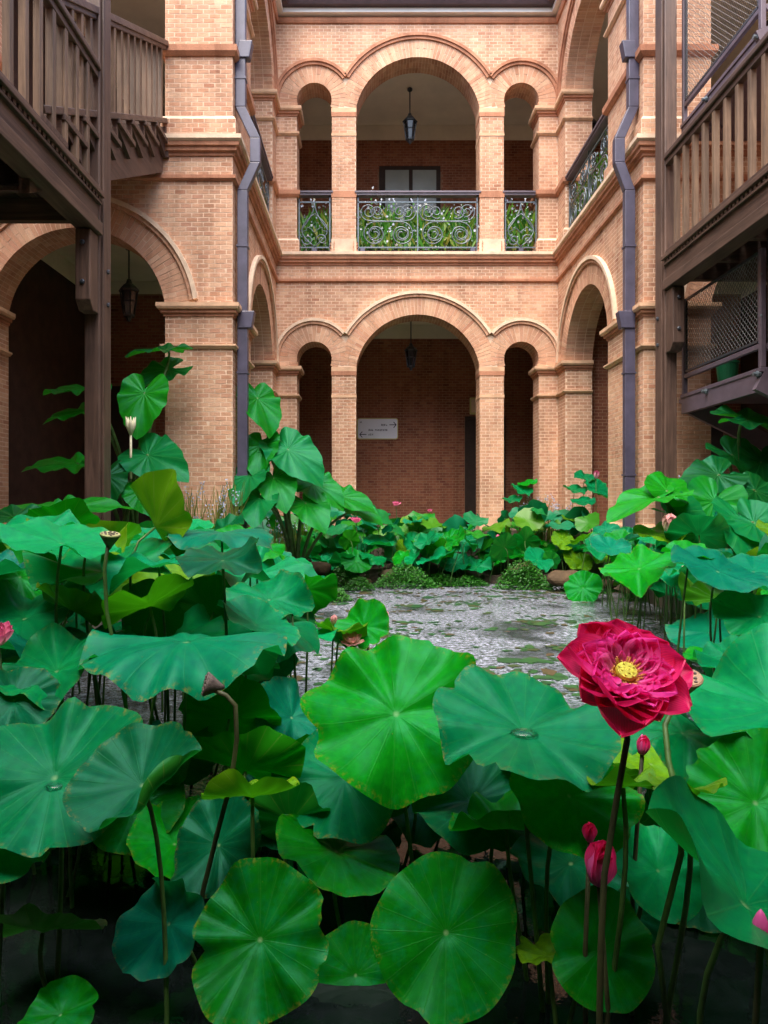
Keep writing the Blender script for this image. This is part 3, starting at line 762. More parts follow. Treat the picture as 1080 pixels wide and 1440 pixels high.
def planter(pl, u0, u1, label, seed):
    r_ = random.Random(seed); o = pl((u0+u1)/2, 5.5, -.42)
    t = thing('planter', label, 'planter', o, 'flower planters along the upper gallery')
    L = lambda u, z, d=0: pl(u, z, -.42+d)-o
    q = MB(); c0 = L(u0+.05,5.505,-.13); c1 = L(u1-.05,5.72,.13)
    q.box([min(a,b) for a, b in zip(c0,c1)], [max(a,b) for a, b in zip(c0,c1)]); q.build('trough', M['dark_wood'], t, bevel=.01)
    f = MB(); b = MB()
    n = int((u1-u0)*560)
    for i in range(n):
        u = r_.uniform(u0+.05, u1-.05); z0 = r_.uniform(5.66, 6.25); h = r_.uniform(.10,.34)*(1 if z0 < 6.1 else .8); d = r_.uniform(-.10,.30)
        w = r_.uniform(.012,.03); le = r_.uniform(-.14,.14); ld = r_.uniform(-.08,.12); c = L(u, z0, d); e = pl.U*w; tip = Vector((0,0,h))+pl.U*le+pl.N*ld
        f.add([c-e*.4, c+tip*.5-e, c+tip, c+tip*.5+e, c+e*.4], [(0,1,2,3,4)])
        if r_.random() < .30:
            c2 = L(u+r_.uniform(-.05,.05), z0+r_.uniform(.0,.35), d+.05); s_ = r_.uniform(.012,.032)
            for k in range(3):
                a = r_.uniform(0, 6.28); v1 = (pl.U*math.cos(a)+Vector((0,0,math.sin(a))))*s_; v2 = (pl.U*-math.sin(a)+Vector((0,0,math.cos(a))))*s_*.7+pl.N*.01
                b.add([c2-v1, c2+v2, c2+v1, c2-v2], [(0,1,2,3)])
    for i in range(int((u1-u0)*3.5)):      # taller sprigs above the handrail
        u = r_.uniform(u0+.1, u1-.1); h = r_.uniform(6.6, 6.95)
        for k in range(9):
            z = 6.3+(h-6.3)*k/8; c = L(u+r_.uniform(-.02,.02), z, r_.uniform(-.02,.02)); s_ = .03
            (f if k < 6 else b).add([c, c+Vector((0,0,s_))+pl.U*s_*.6, c+Vector((0,0,s_*2))+pl.U*r_.uniform(-.02,.02), c+Vector((0,0,s_))-pl.U*s_*.6], [(0,1,2,3)])
    f.build('foliage', M['vine'], t, kind='stuff'); b.build('blooms', M['white_bloom'], t, kind='stuff')
railing(pl_back, -.27, 1.91, 'wide scrolled iron railing under the large upper arch', True)
railing(pl_back, -1.31, -.69, 'narrow iron railing under the small upper arch nearer the wide pier', False)
railing(pl_back, 2.33, 2.95, 'narrow iron railing under the small upper arch nearer the mesh screened stair', False)
railing(pl_right, 9.65, 11.77, 'dark iron railing thick with leaves in the upper side arch nearer the mesh stair', True)
railing(pl_left, 9.65, 11.77, 'iron railing in the upper side arch behind the downpipe of the wide pier', True)
planter(pl_back, -.27, 1.91, 'long trough of trailing leaves and pale flowers behind the wide scrolled railing', 1)
planter(pl_back, -1.31, -.69, 'short trough of grassy leaves behind the narrow railing nearer the wide pier', 2)
planter(pl_back, 2.33, 2.95, 'short trough of grassy leaves behind the narrow railing nearer the mesh stair', 3)
planter(pl_right, 9.65, 11.77, 'long trough of leaves and white flowers behind the dark side railing', 4)
planter(pl_left, 9.65, 11.77, 'long trough of leaves behind the side railing by the wide pier', 5)

# ------------------------------------------------------------------ timber galleries
def gallery(X, s, y0, y1, xin, label):
    "edge plane at X facing s (+1: towards +X); runs from y0 (near) to y1 (post); reaches back to xin"
    t = thing('timber_gallery', label, 'gallery', (X, y1, ZF))
    o = Vector((X, y1, ZF))
    def bx(name, x0, x1, ya, yb, z0, z1, mat, bev=.006):
        q = MB(); a = (min(X-s*x0, X-s*x1), ya, z0); b = (max(X-s*x0, X-s*x1), yb, z1)
        q.box(Vector(a)-o, Vector(b)-o); return q.build(name, mat, t, bevel=bev)
    # post with its cover strip
    p = bx('post', .015, .155, y1, y1+.25, ZF+.001, 10.2, M['wood_z'], .012)
    bx('cover_strip', -.006, .014, y1+.04, y1+.21, ZF+.001, 10.2, M['wood_z'], .004)
    # fascia: bottom board, beam, dentils, cap
    bx('bottom_board', -.015, .16, y0, y1-.005, 3.53, 3.64, M['wood_y'])
    bx('beam', .02, .16, y0, y1-.003, 3.642, 3.80, M['wood_y'])
    bx('fillet', -.01, .10, y0, y1-.004, 3.80, 3.825, M['wood_y'], .003)
    n = int((y1-y0)/.07)
    dq = MB()
    for k in range(n):
        yy = y1-.04-.07*k; a = (min(X+s*.012, X-s*.06), yy-.04, 3.826); b = (max(X+s*.012, X-s*.06), yy, 3.858); dq.box(Vector(a)-o, Vector(b)-o)
    dq.build('dentil_course', M['wood_y'], t, kind='stuff')
    bx('cap_moulding', -.035, .12, y0, y1-.002, 3.859, 3.905, M['wood_y'])
    bx('bottom_rail', .02, .09, y0, y1-.004, 3.93, 3.98, M['wood_y'])
    bx('handrail', -.005, .11, y0, y1-.003, 4.99, 5.05, M['wood_y'], .012)
    bx('rail_fillet', .02, .085, y0, y1-.003, 4.93, 4.988, M['wood_y'])
    k = 0; yy = y1-.22 if s > 0 else y1-.23
    me = None
    while yy > y0+.1:
        if me is None:
            q = MB(); q.box((-.027,-.027,3.98-ZF), (.027,.027,4.93-ZF)); ob = q.build('baluster', M['baluster_z'], t, bevel=.005); me = ob.data
        else:
            ob = link('baluster', me, t); b_ = ob.modifiers.new('bevel', 'BEVEL'); b_.width = .005; b_.segments = 2
        ob.location = (-s*.052, yy-y1, 0); yy -= .213
    # hanging bracket block with bolts
    q = MB(); xa, xb = sorted((-s*.02, -s*.15))
    yA, yB = -.20, -.01; zt, zb = 3.52-ZF, 2.86-ZF
    q.add([(x, y, z) for x in (xa, xb) for (y, z) in ((yA,zt),(yB,zt),(yB,zb-.03),(yA+.07,zb-.03),(yA,zb+.05))],
          [(0,1,2,3,4),(9,8,7,6,5),(0,5,6,1),(1,6,7,2),(2,7,8,3),(3,8,9,4),(4,9,5,0)])
    br = q.build('bracket_block', M['wood_z'], t, bevel=.008)
    for zz in (3.4, 3.06): q = MB(); q.lathe([(.022,0),(.022,.012),(.014,.02)], n=6); bo = q.build('bolt', M['iron'], br); bo.location = (-s*.085, yA-.002, zz-ZF); bo.rotation_euler = (R(90), 0, 0)
    for zz in (3.25, 2.95): q = MB(); q.lathe([(.022,0),(.022,.012),(.014,.02)], n=6); bo = q.build('bolt', M['iron'], t); bo.location = (s*.002+ (s*.006), .125, zz-ZF); bo.rotation_euler = (0, R(90*s), 0)
    # deck boards and joists
    nb = int(abs(xin-X)/.16)
    for k in range(nb):
        xx = X-s*(.17+.16*k); a = (min(xx, xx-s*.15), y0, 3.80); b = (max(xx, xx-s*.15), y1+.2, 3.84)
        q = MB(); q.box(Vector(a)-o, Vector(b)-o); q.build('deck_board', M['wood_y'], t)
    yy = y1-.1
    while yy > y0:
        q = MB(); a = (min(X-s*.165, xin), yy-.07, 3.60); b = (max(X-s*.165, xin), yy, 3.795); q.box(Vector(a)-o, Vector(b)-o); q.build('joist', M['wood_x'], t); yy -= .6
    return t
gallery(-2.40, 1, 1.0, 6.2, XLO, 'dark timber gallery with a bracketed post in front of the corridor with the single lantern')
gallery(3.27, -1, 1.0, 7.8, XRO, 'dark timber gallery above the mesh screened steel landing')

# timber stair climbing from the gallery to the upper floor
st = thing('timber_stair', 'short open timber stair with slim balusters rising to the wide brick pier', 'stair', (-2.45, 5.0, 3.92))
so = Vector((-2.45, 5.0, 3.92)); X0 = -2.45
zl = lambda y: 4.62 + .522*(y-6.4)
for k in range(8):
    y = 5.15+.40*k; zt = zl(y)+.06
    q = MB(); q.box(Vector((-3.6,y-.04,zt-.05))-so, Vector((X0+.03,y+.42,zt))-so); q.build('tread', M['wood_x'], st, bevel=.004)
    q = MB(); q.box(Vector((-3.6,y+.36,zt+.001))-so, Vector((X0,y+.40,zt+.155))-so); q.build('riser', M['wood_x'], st)
    q = MB()
    q.add([Vector((x,yy,zz))-so for x in (X0-.045,X0-.005) for yy,zz in ((y-.02,zt-.052),(y+.36,zt-.052),(y+.36,zt-.20))], [(0,1,2),(5,4,3),(0,3,4,1),(1,4,5,2),(2,5,3,0)])
    q.build('tread_bracket', M['wood_y'], st)
for xx in (X0-.09, -3.55):
    q = MB(); q.hexa([Vector((x,y,zl(y)+dz))-so for dz in (-.52,-.05) for x,y in ((xx-.04,5.1),(xx+.04,5.1),(xx+.04,8.36),(xx-.04,8.36))]); q.build('stringer', M['wood_y'], st)
q = MB(); q.hexa([Vector((x,y,zl(y)+dz))-so for dz in (-.50,-.47) for x,y in ((-3.5,5.1),(X0-.14,5.1),(X0-.14,8.36),(-3.5,8.36))]); q.build('soffit_board', M['wood_y'], st)
for dz, w, h, nm in ((.10,.07,.055,'bottom_rail'), (1.02,.10,.06,'handrail'), (.965,.06,.045,'rail_fillet')):
    q = MB(); q.bar(Vector((X0-.02,5.2,zl(5.2)+dz))-so, Vector((X0-.02,8.34,zl(8.34)+dz))-so, w, h); q.build(nm, M['wood_y'], st, bevel=.006)
y = 5.35
while y < 8.3:
    q = MB(); q.box(Vector((X0-.042,y-.022,zl(y)+.09))-so, Vector((X0+.002,y+.022,zl(y)+.96))-so); q.build('baluster', M['baluster_z'], st); y += .187
q = MB(); q.box(Vector((-3.6,8.345,5.30))-so, Vector((X0+.02,8.38,5.545))-so); q.build('landing_edge', M['wood_x'], st)

# ------------------------------------------------------------------ steel stair landings with mesh screens
ss = thing('steel_stair', 'dark steel stair with mesh screened landings under and above the timber gallery', 'stair', (3.55, 6.4, ZF))
SO = Vector((3.55, 6.4, ZF)); SX, SY0, SY1 = 3.58, 6.40, 8.05
def sb(name, a, b, mat=M['steel'], bev=.006):
    q = MB(); q.box(Vector(a)-SO, Vector(b)-SO); return q.build(name, mat, ss, bevel=bev)
def sbar(name, a, b, w, h, mat=M['steel'], up=(0,0,1)):
    q = MB(); q.bar(Vector(a)-SO, Vector(b)-SO, w, h, up); return q.build(name, mat, ss)
def meshpanel(O, U, W, V, H, slope=0.0, sp=.042, w=.0055):
    "diagonal wire lattice in the parallelogram O + u*U + v*V, sheared by slope"
    O = Vector(O); U = Vector(U).normalized(); V = Vector(V).normalized(); Nn = U.cross(V)
    def pt(u, v, d): return O + U*u + V*(v+slope*u) + Nn*d - SO
    q = MB()
    for sgn, d in ((1, .003), (-1, -.003)):
        k = -H if sgn > 0 else 0
        c = (-H if sgn > 0 else 0.0)
        while c < (W if sgn > 0 else W+H):
            # line u - sgn*v = c
            if sgn > 0: ua, ub = max(0, c), min(W, c+H); va, vb = ua-c, ub-c
            else: ua, ub = max(0, c-H), min(W, c); va, vb = c-ua, c-ub
            if ub-ua > .02:
                a, b = pt(ua,va,d), pt(ub,vb,d); dd = (b-a).normalized(); sd = dd.cross(Nn)*w/2; nn = Nn*w/2
                q.add([a-sd,a+nn,a+sd,a-nn,b-sd,b+nn,b+sd,b-nn], [(0,1,5,4),(1,2,6,5),(2,3,7,6),(3,0,4,7)])
            c += sp*1.414
    return q.build('mesh_screen', M['wire'], ss, kind='stuff')
for zl0, up in ((2.39, False), (5.50, True)):
    ztop = 3.50 if not up else 7.2
    sl_ = -.5 if not up else .42
    # landing channel beams and plate
    sb('channel_beam', (SX,SY0+.06,zl0-.21), (SX+.06,SY1,zl0)); sb('beam_flange', (SX-.012,SY0,zl0-.03), (SX+.08,SY1,zl0+.012))
    sb('landing_plate', (SX+.061,SY0+.06,zl0-.06), (SX+1.2,SY1+.2,zl0-.012))
    # flight along +X from the corner
    sbar('stringer', (SX-.006,SY0+.03,zl0-.10), (SX+2.6,SY0+.03,zl0-.10+sl_*2.6), .06, .20)
    sbar('stringer', (SX+.06,SY1-.1,zl0-.12), (SX+2.6,SY1-.1,zl0-.12+sl_*2.54), .06, .20)
    for k in range(9):
        xx = SX+1.25+.29*k if not up else SX+1.25+.29*k
        zz = zl0+sl_*(xx-SX)
        if zz > ZF: sb('tread', (xx,SY0+.07,zz-.05), (xx+.28,SY1-.14,zz-.02))
    # posts, rails, screens
    sb('screen_post', (SX,SY0,zl0+.012), (SX+.05,SY0+.05,ztop)); sb('screen_post', (SX,SY1-.06,zl0+.012), (SX+.05,SY1-.01,ztop))
    sb('screen_rail', (SX+.005,SY0+.05,zl0+.19), (SX+.045,SY1-.06,zl0+.24)); 
    sbar('screen_rail', (SX+.05,SY0+.025,zl0+.215), (SX+2.6,SY0+.025,zl0+.215+sl_*2.55), .04, .05)
    fz0, fz1 = zl0+.27, ztop-.02
    for yy in (SY0+.075, SY1-.075): sb('screen_frame', (SX+.013,yy-.012,fz0), (SX+.037,yy+.012,fz1), M['iron'], 0)
    for zz in (fz0, fz1): sb('screen_frame', (SX+.013,SY0+.088,zz-.012), (SX+.037,SY1-.088,zz+.012), M['iron'], 0)
    meshpanel((SX+.025,SY0+.08,fz0), (0,1,0), SY1-SY0-.16, (0,0,1), fz1-fz0)
    for xx in (SX+.09, SX+1.55): sbar('screen_frame', (xx,SY0+.025,fz0+sl_*(xx-SX)), (xx,SY0+.025,fz0+1.0+sl_*(xx-SX)*(1 if up else 0)), .024, .024, M['iron'], (0,1,0))
    sbar('screen_frame', (SX+.09,SY0+.025,fz0+sl_*.09), (SX+1.55,SY0+.025,fz0+sl_*1.55), .024, .024, M['iron'])
    meshpanel((SX+.10,SY0+.025,fz0+sl_*.1), (1,0,0), 1.44, (0,0,1), .95, sl_)
    for yy in (SY0+.03, (SY0+SY1)/2+.2):
        q = MB(); q.lathe([(.028,-.02),(.03,0),(.03,.012),(.018,.02),(.018,.045)], n=8); bo = q.build('bolt', M['rail_iron'], ss); bo.location = Vector((SX-.012,yy,zl0-.045))-SO; bo.rotation_euler = (0, R(-90), 0)
    for zz in (fz0+.22, fz0+.6):
        q = MB(); q.tube([(0,0,0),(.03,.03,0),(.03,.07,0)], .012, 6); bo = q.build('hinge_pin', M['rail_iron'], ss); bo.location = Vector((SX,SY0+.0,zz))-SO
bk = thing('bucket', 'green plastic bucket standing on the steel landing behind the mesh', 'bucket', (3.86, 7.55, 2.38))
q = MB(); q.lathe([(.085,0),(.115,.27),(.125,.28),(.125,.30),(.11,.30),(.085,.02)], n=20); q.build('body', M['bucket'], bk, smooth=False)
q = MB(); q.tube([(.12*math.cos(a), .02, .29+.1*math.sin(a)) for a in [PI*k/12 for k in range(13)]], .004, 5); q.build('handle', M['wire'], bk)
# ------------------------------------------------------------------ lotus leaves
TEAL = (.001,.165,.054); GREEN = (.003,.205,.006); YG = (.095,.24,.004); DARK = (.001,.075,.028); BLUE = (.001,.140,.088); DIM = (.04,.05,.02); PALE = (.002,.235,.082); DEEP_SHADE = (.002,.125,.003)  # last one: deeper green, with foreground shade darkened into the colour
def lotus_mesh(seed, cup=.12, wave=.08, folds=(), ns=48, nr=9, heart=0, droop=0):
    "blade of radius 1 in its own plane"
    r_ = random.Random(seed)
    ph = [r_.uniform(0, 6.28) for _ in range(12)]
    am = [wave*r_.uniform(.4,1.0)/(1+.12*k) for k in range(12)]
    na = r_.uniform(0, 6.28)
    bites = [(r_.uniform(0,6.28), r_.uniform(.03,.13), r_.uniform(.04,.10)) for _ in range(r_.randint(0,3))]
    q = MB(); vs_ = [Vector((0,0,0))]; uv = [(0,0)]
    for i in range(1, nr+1):
        r = (i/nr)**.85
        for j in range(ns):
            t = 2*PI*j/ns
            o = 1+.035*math.sin(2*t+ph[0])+.028*math.sin(3*t+ph[1])+.018*math.sin(5*t+ph[2])+.012*math.sin(9*t+ph[6])
            for nc, dp in ((na, .10), (na+PI, .06)):       # the two shallow notches of a lotus leaf
                dd = (t-nc+PI) % (2*PI)-PI; o -= dp*(1+heart)*math.exp(-(dd/.13)**2)
            for bc, bd, bw in bites:
                dd = (t-bc+PI) % (2*PI)-PI; o -= bd*math.exp(-(dd/bw)**4)
            o = 1+(o-1)*r**3
            x, y = r*o*math.cos(t), r*o*math.sin(t)
            z = cup*r**1.6 - droop*r**4 - .05*math.exp(-(r/.10)**2)+.05
            e = r**1.9
            z += e*sum(am[k]*math.sin(f*t+ph[k]) for k, f in enumerate((2,3,5,7,4,11)))*1.25
            z += wave*.7*r**1.2*(abs(math.sin(1.5*t+ph[7]))-.6) + wave*.55*r*math.sin(7*t+ph[8]+1.6*math.sin(t+ph[9])+.8*math.sin(2*t+ph[10]))*math.exp(-((r-.75)/.3)**2)
            z += .004*math.cos(21*t)*r*(1.1-r)*(1+.8*math.sin(2*t+ph[11]))
            vs_.append(Vector((x, y, z))); uv.append((j/ns, r))
    for (phi, k, s0) in folds:
        c, s = math.cos(R(phi)), math.sin(R(phi))
        for v in vs_:
            d = v.x*c+v.y*s
            if d > s0:
                a = k*(d-s0); rad = 1/k
                nd = s0+(rad-v.z)*math.sin(a); nz = rad-(rad-v.z)*math.cos(a)
                v.x += (nd-d)*c; v.y += (nd-d)*s; v.z = nz
    fs_ = [(0, 1+j, 1+(j+1) % ns) for j in range(ns)]
    for i in range(nr-1):
        b = 1+i*ns
        fs_ += [(b+j, b+ns+j, b+ns+(j+1) % ns, b+(j+1) % ns) for j in range(ns)]
    # close the seam of the angle coordinate
    q.add(vs_, fs_); me = bpy.data.meshes.new('blade'); me.from_pydata(q.v, [], q.f); me.materials.append(M['lotus'])
    ul = me.uv_layers.new(name='UVMap')
    for p in me.polygons:
        us = [uv[v][0] for v in p.vertices if v != 0 or True]; hi = max(us) > .8 and min(u for u in us) < .2
        for li, v in zip(p.loop_indices, p.vertices):
            u, w = uv[v]
            if v == 0: u = sum(uv[k][0] if not (hi and uv[k][0] < .2) else uv[k][0]+1 for k in p.vertices if k)/2
            elif hi and u < .2: u += 1
            ul.data[li].uv = (u, w)
    me.polygons.foreach_set('use_smooth', [True]*len(me.polygons)); me.update()
    return me
def frame(tilt, az):
    t, a = R(tilt), R(az)
    n = Vector((math.sin(t)*math.sin(a), -math.sin(t)*math.cos(a), math.cos(t)))
    up = Vector((0,1,.35)); ey = (up-n*up.dot(n)).normalized(); ex = ey.cross(n).normalized()
    return n, ex, ey
def stalk(mb, top, n, base, r0, r1, seg=9, bend=.25):
    L = (top-base).length
    nn = n if n.z > .2 else Vector((n.x*.5, n.y*.5, .7)).normalized()
    c1 = top-nn*L*bend; c2 = base+Vector((0,0,1))*L*.45
    pts = []
    for k in range(seg+1):
        t = k/seg; pts.append(top*(1-t)**3+c1*3*t*(1-t)**2+c2*3*t*t*(1-t)+base*t**3)
    mb.tube(pts, [r0+(r1-r0)*k/seg for k in range(seg+1)], 6)
placed = []
def lotus(center, Rad, tilt, az, me, col, label, group=None, base=None, spin=0, thick=.0065, stem=None, zbase=-.3):
    c = Vector(center); n, ex, ey = frame(tilt, az)
    if base is None: base = Vector((c.x+rnd.uniform(-.10,.10), c.y+rnd.uniform(-.06,.12), zbase))
    base = Vector(base)
    t = thing('lotus_leaf', label, 'lotus leaf', base, group)
    cs, sn = math.cos(R(spin)), math.sin(R(spin)); e1 = ex*cs+ey*sn; e2 = ey*cs-ex*sn
    m4 = Matrix(((e1.x*Rad, e2.x*Rad, n.x*Rad, c.x-base.x), (e1.y*Rad, e2.y*Rad, n.y*Rad, c.y-base.y), (e1.z*Rad, e2.z*Rad, n.z*Rad, c.z-base.z), (0,0,0,1)))
    o = link('blade', me, t, m4)
    j = rnd.uniform(.85, 1.15); o.color = (col[0]*j, col[1]*j, col[2]*rnd.uniform(.85,1.15), 1)
    q = MB(); stalk(q, c-base, n, Vector((0,0,0)), thick*.75, thick); so_ = q.build('stalk', stem or M['stem'], t, smooth=True)
    placed.append((c.x, c.y, c.z, Rad))
    return t

# leaves one can tell apart: x, y, width (px), depth, tilt, azimuth, cup, wave, droop, folds, colour, label
NAMED = [
 (557,1005,250,1.90,46,0,.06,.12,.0,[],GREEN,'broad bright green lotus leaf with a wavy lower edge, directly behind the yellow folded leaf'),
 (737,1030,258,1.60,17,0,.10,.07,.02,[],TEAL,'smooth teal lotus leaf holding a large water drop beside the crimson flower'),
 (1092,1000,270,1.75,24,-25,.12,.10,.0,[],PALE,'ribbed blue green lotus leaf behind the crimson flower, running out of the frame'),
 (1046,1275,400,1.12,36,72,.12,.06,.0,[(150,.7,.35)],TEAL,'large sloping teal lotus leaf with a brown rim under the crimson flower'),
 (627,1312,207,1.50,52,2,.04,.03,.0,[],DEEP_SHADE,'large flat oval lotus leaf with yellow nibbled rim, low over the dark water'),
 (366,1322,198,1.50,52,0,.06,.06,.0,[],DEEP_SHADE,'low lotus leaf with a heart shaped notch and yellow rim'),
 (500,1372,128,1.68,50,0,.05,.04,.0,[],DEEP_SHADE,'small plain green lotus leaf tucked between the notched and the oval leaf'),
 (238,1300,150,1.60,42,-40,.10,.05,.0,[(60,1.5,.1)],BLUE,'blue green lotus leaf folded to a point beside the notched leaf'),
 (77,1095,245,1.60,36,8,.14,.07,.0,[],TEAL,'big teal lotus leaf with a dry patch in its centre by the bowl shaped leaf'),
 (200,1105,185,1.50,34,-12,.22,.05,.0,[(-45,2.2,.25)],DARK,'dark bowl shaped lotus leaf with its bright green rim curled up'),
 (355,1122,140,1.66,16,190,.06,.06,.0,[(-80,1.1,.0),(10,.6,.3)],YG,'yellow green lotus leaf folded like a boat under the dry seed head'),
 (322,1012,150,2.25,62,176,.08,.06,.0,[],GREEN,'upright green lotus leaf showing its underside behind the dry seed head stem'),
 (345,1085,160,2.00,40,170,.25,.08,.0,[(-90,.8,.1)],GREEN,'green lotus leaf with raised pointed rim below the dry seed head'),
 (485,1095,190,2.05,40,-12,.10,.10,.0,[],TEAL,'teal lotus leaf half hidden under the broad bright green leaf'),
 (410,1010,120,2.35,44,38,.16,.09,.0,[],BLUE,'small blue green lotus leaf curled beside the broad bright green leaf'),
 (662,1128,180,1.85,30,10,.16,.06,.0,[],DARK,'dark teal lotus leaf with a pale centre under the drop holding leaf'),
 (712,1165,165,1.70,8,180,.12,.10,.0,[(-90,1.2,.2)],GREEN,'green lotus leaf with a rolled front edge under the dark teal leaf'),
 (800,1120,185,1.55,44,22,.08,.06,.0,[],GREEN,'green lotus leaf with light blue cast behind the crimson flower stem'),
 (585,1130,130,2.15,14,180,.06,.09,.0,[],YG,'yellow green lotus leaf seen from below under the broad bright leaf'),
 (876,1108,115,1.45,22,182,.10,.09,.0,[],YG,'yellow green lotus leaf with nibbled rim just behind the crimson flower stem'),
 (968,1112,100,1.38,18,180,.08,.10,.0,[],YG,'narrow yellow green lotus leaf edge behind the large sloping leaf'),
 (1062,1130,200,1.50,46,-10,.06,.06,.0,[],GREEN,'plain green lotus leaf above the large sloping teal leaf'),
 (960,1032,160,1.85,6,0,-.05,.09,.12,[],TEAL,'drooping teal lotus leaf behind the crimson flower, its edge hanging down'),
 (925,1225,140,1.55,40,15,.08,.06,.0,[],PALE,'pale teal lotus leaf behind the crimson flower stem near the pink bud'),
 (845,1335,150,1.42,52,4,.04,.05,.0,[],DEEP_SHADE,'dark green lotus leaf with white specks behind the lower flower stem'),
 (895,1290,75,1.62,40,0,.05,.06,.0,[],DARK,'little dark lotus leaf behind the pink bud'),
 (772,1345,95,1.52,16,185,.10,.10,.0,[],YG,'olive lotus leaf edge beside the large flat oval leaf'),
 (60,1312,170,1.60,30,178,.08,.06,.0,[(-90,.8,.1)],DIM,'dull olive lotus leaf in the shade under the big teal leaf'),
 (85,1428,105,1.28,20,-10,.12,.06,.0,[(90,1.2,.1)],DEEP_SHADE,'low green lotus leaf with a withered tip over the darkest water'),
 (8,1182,120,1.50,42,30,.06,.05,.0,[],TEAL,'teal lotus leaf cut by the frame below the big teal leaf'),
 (80,945,165,2.15,20,-18,.10,.10,.0,[],TEAL,'teal lotus leaf with an upturned point beside the pink flower'),
 (20,985,120,2.00,40,28,.08,.07,.0,[],DARK,'dark teal lotus leaf under the pink flower'),
 (262,905,275,2.10,2,6,-.06,.07,.10,[(90,-1.1,.1),(-90,-.5,.3),(178,1.0,.7)],BLUE,'long blue green lotus leaf drooping like a tent over a pale stem'),
 (98,858,110,2.60,36,150,.20,.08,.0,[(-30,1.4,.2)],YG,'curled yellow green lotus leaf beside the stem of the green seed pod'),
 (212,862,92,2.70,74,178,.10,.03,.0,[],DARK,'round dark lotus leaf standing upright behind the green seed pod stem'),
 (148,806,200,2.85,12,0,.12,.09,.0,[],TEAL,'wide shallow teal lotus leaf crossed by the green seed pod stem'),
 (50,752,140,3.40,11,0,.10,.05,.0,[],PALE,'pale teal lotus leaf in front of the big arrow shaped leaves by the timber post'),
 (112,772,115,3.20,14,10,.12,.07,.0,[],PALE,'pale teal lotus leaf at the foot of the timber post'),
 (218,742,150,3.00,70,140,.16,.08,.0,[(60,2.2,.0)],YG,'tall yellowing lotus leaf folded upright beside the green seed pod'),
 (312,752,150,3.00,1,0,-.04,.07,.16,[],BLUE,'umbrella shaped blue green lotus leaf in front of the wide brick pier'),
 (352,812,150,3.40,13,12,.08,.12,.0,[],PALE,'pale wavy lotus leaf behind the single green bud'),
 (385,885,135,2.90,14,30,-.10,.07,.16,[],TEAL,'rounded teal lotus leaf bulging upward beside the single green bud'),
 (300,862,110,3.05,70,175,.10,.05,.0,[],DARK,'dark upright lotus leaf behind the long drooping leaf'),
 (512,882,80,3.30,52,-25,.10,.06,.0,[],GREEN,'small round green lotus leaf at the rim of the open water'),
 (478,890,75,3.25,24,150,.10,.10,.0,[],YG,'small yellow green lotus leaf among buds at the rim of the open water'),
 (28,812,100,3.00,56,20,.16,.07,.0,[],GREEN,'green cupped lotus leaf at the frame edge under the pale teal leaves'),
 (1040,935,120,2.60,18,-15,.08,.08,.0,[],TEAL,'teal lotus leaf overlapping the ribbed blue green leaf'),
 (1068,868,120,3.10,26,-20,.08,.07,.0,[],TEAL,'teal lotus leaf below the pink buds beside the open water'),
 (1012,845,105,3.60,24,150,.14,.14,.0,[],YG,'torn pale lotus leaf with a bleached edge beside the open water'),
 (820,827,52,8.30,60,-20,.04,.05,.0,[],GREEN,'round lotus leaf leaning on the brown rock at the pond rim'),
]
MESHES = {}
for i, (x, y, w, Y, tl, az, cup, wav, drp, fo, col, lab) in enumerate(NAMED):
    me = lotus_mesh(100+i, cup, wav*1.25, fo, 72, 14, 1.2 if 'heart' in lab else 0, drp)
    lotus(P(x, y, Y), w*Y/FPX/2, tl, az, me, col, lab)

VAR = [lotus_mesh(300+k, *a) for k, a in enumerate([(.12,.08),(.06,.10),(.16,.07),(.02,.11,[(20,.9,.2)]),(.10,.06,[(90,1.0,.1)]),(-.05,.09,(),48,9,0,.10),(.20,.08),(.08,.12),(.10,.07,[(200,1.2,.3)]),(.05,.06)])]
VARL = [lotus_mesh(340+k, c_, w_, (), 22, 4) for k, (c_, w_) in enumerate([(.12,.08),(.06,.10),(.16,.07),(.02,.11),(.2,.08)])]
def inside(x, y, poly):
    c = False; j = len(poly)-1
    for i in range(len(poly)):
        xi, yi = poly[i]; xj, yj = poly[j]
        if (yi > y) != (yj > y) and x < (xj-xi)*(y-yi)/(yj-yi)+xi: c = not c
        j = i
    return c
def proj(p): return VX+p[0]*FPX/p[1], VY-(p[2]-CAMZ)*FPX/p[1]
CNAME = {TEAL:'teal', GREEN:'bright green', YG:'yellow green', DARK:'dark green', BLUE:'blue green', DIM:'olive', DEEP_SHADE:'deep green', PALE:'pale teal'}
BULK = MB(); BULKS = MB()
def bulk_leaf(c, rad, tl, az, me, spin, zb):
    n, ex, ey = frame(tl, az); c = Vector(c); cs, sn = math.cos(R(spin)), math.sin(R(spin)); e1 = (ex*cs+ey*sn)*rad; e2 = (ey*cs-ex*sn)*rad; nn = n*rad
    BULK.add([c+e1*v.co.x+e2*v.co.y+nn*v.co.z for v in me.vertices], [tuple(p.vertices) for p in me.polygons])
    stalk(BULKS, c, n, Vector((c.x+rnd.uniform(-.1,.1), c.y+rnd.uniform(-.05,.1), zb)), .005, .006, 5)
    placed.append((c.x, c.y, c.z, rad))
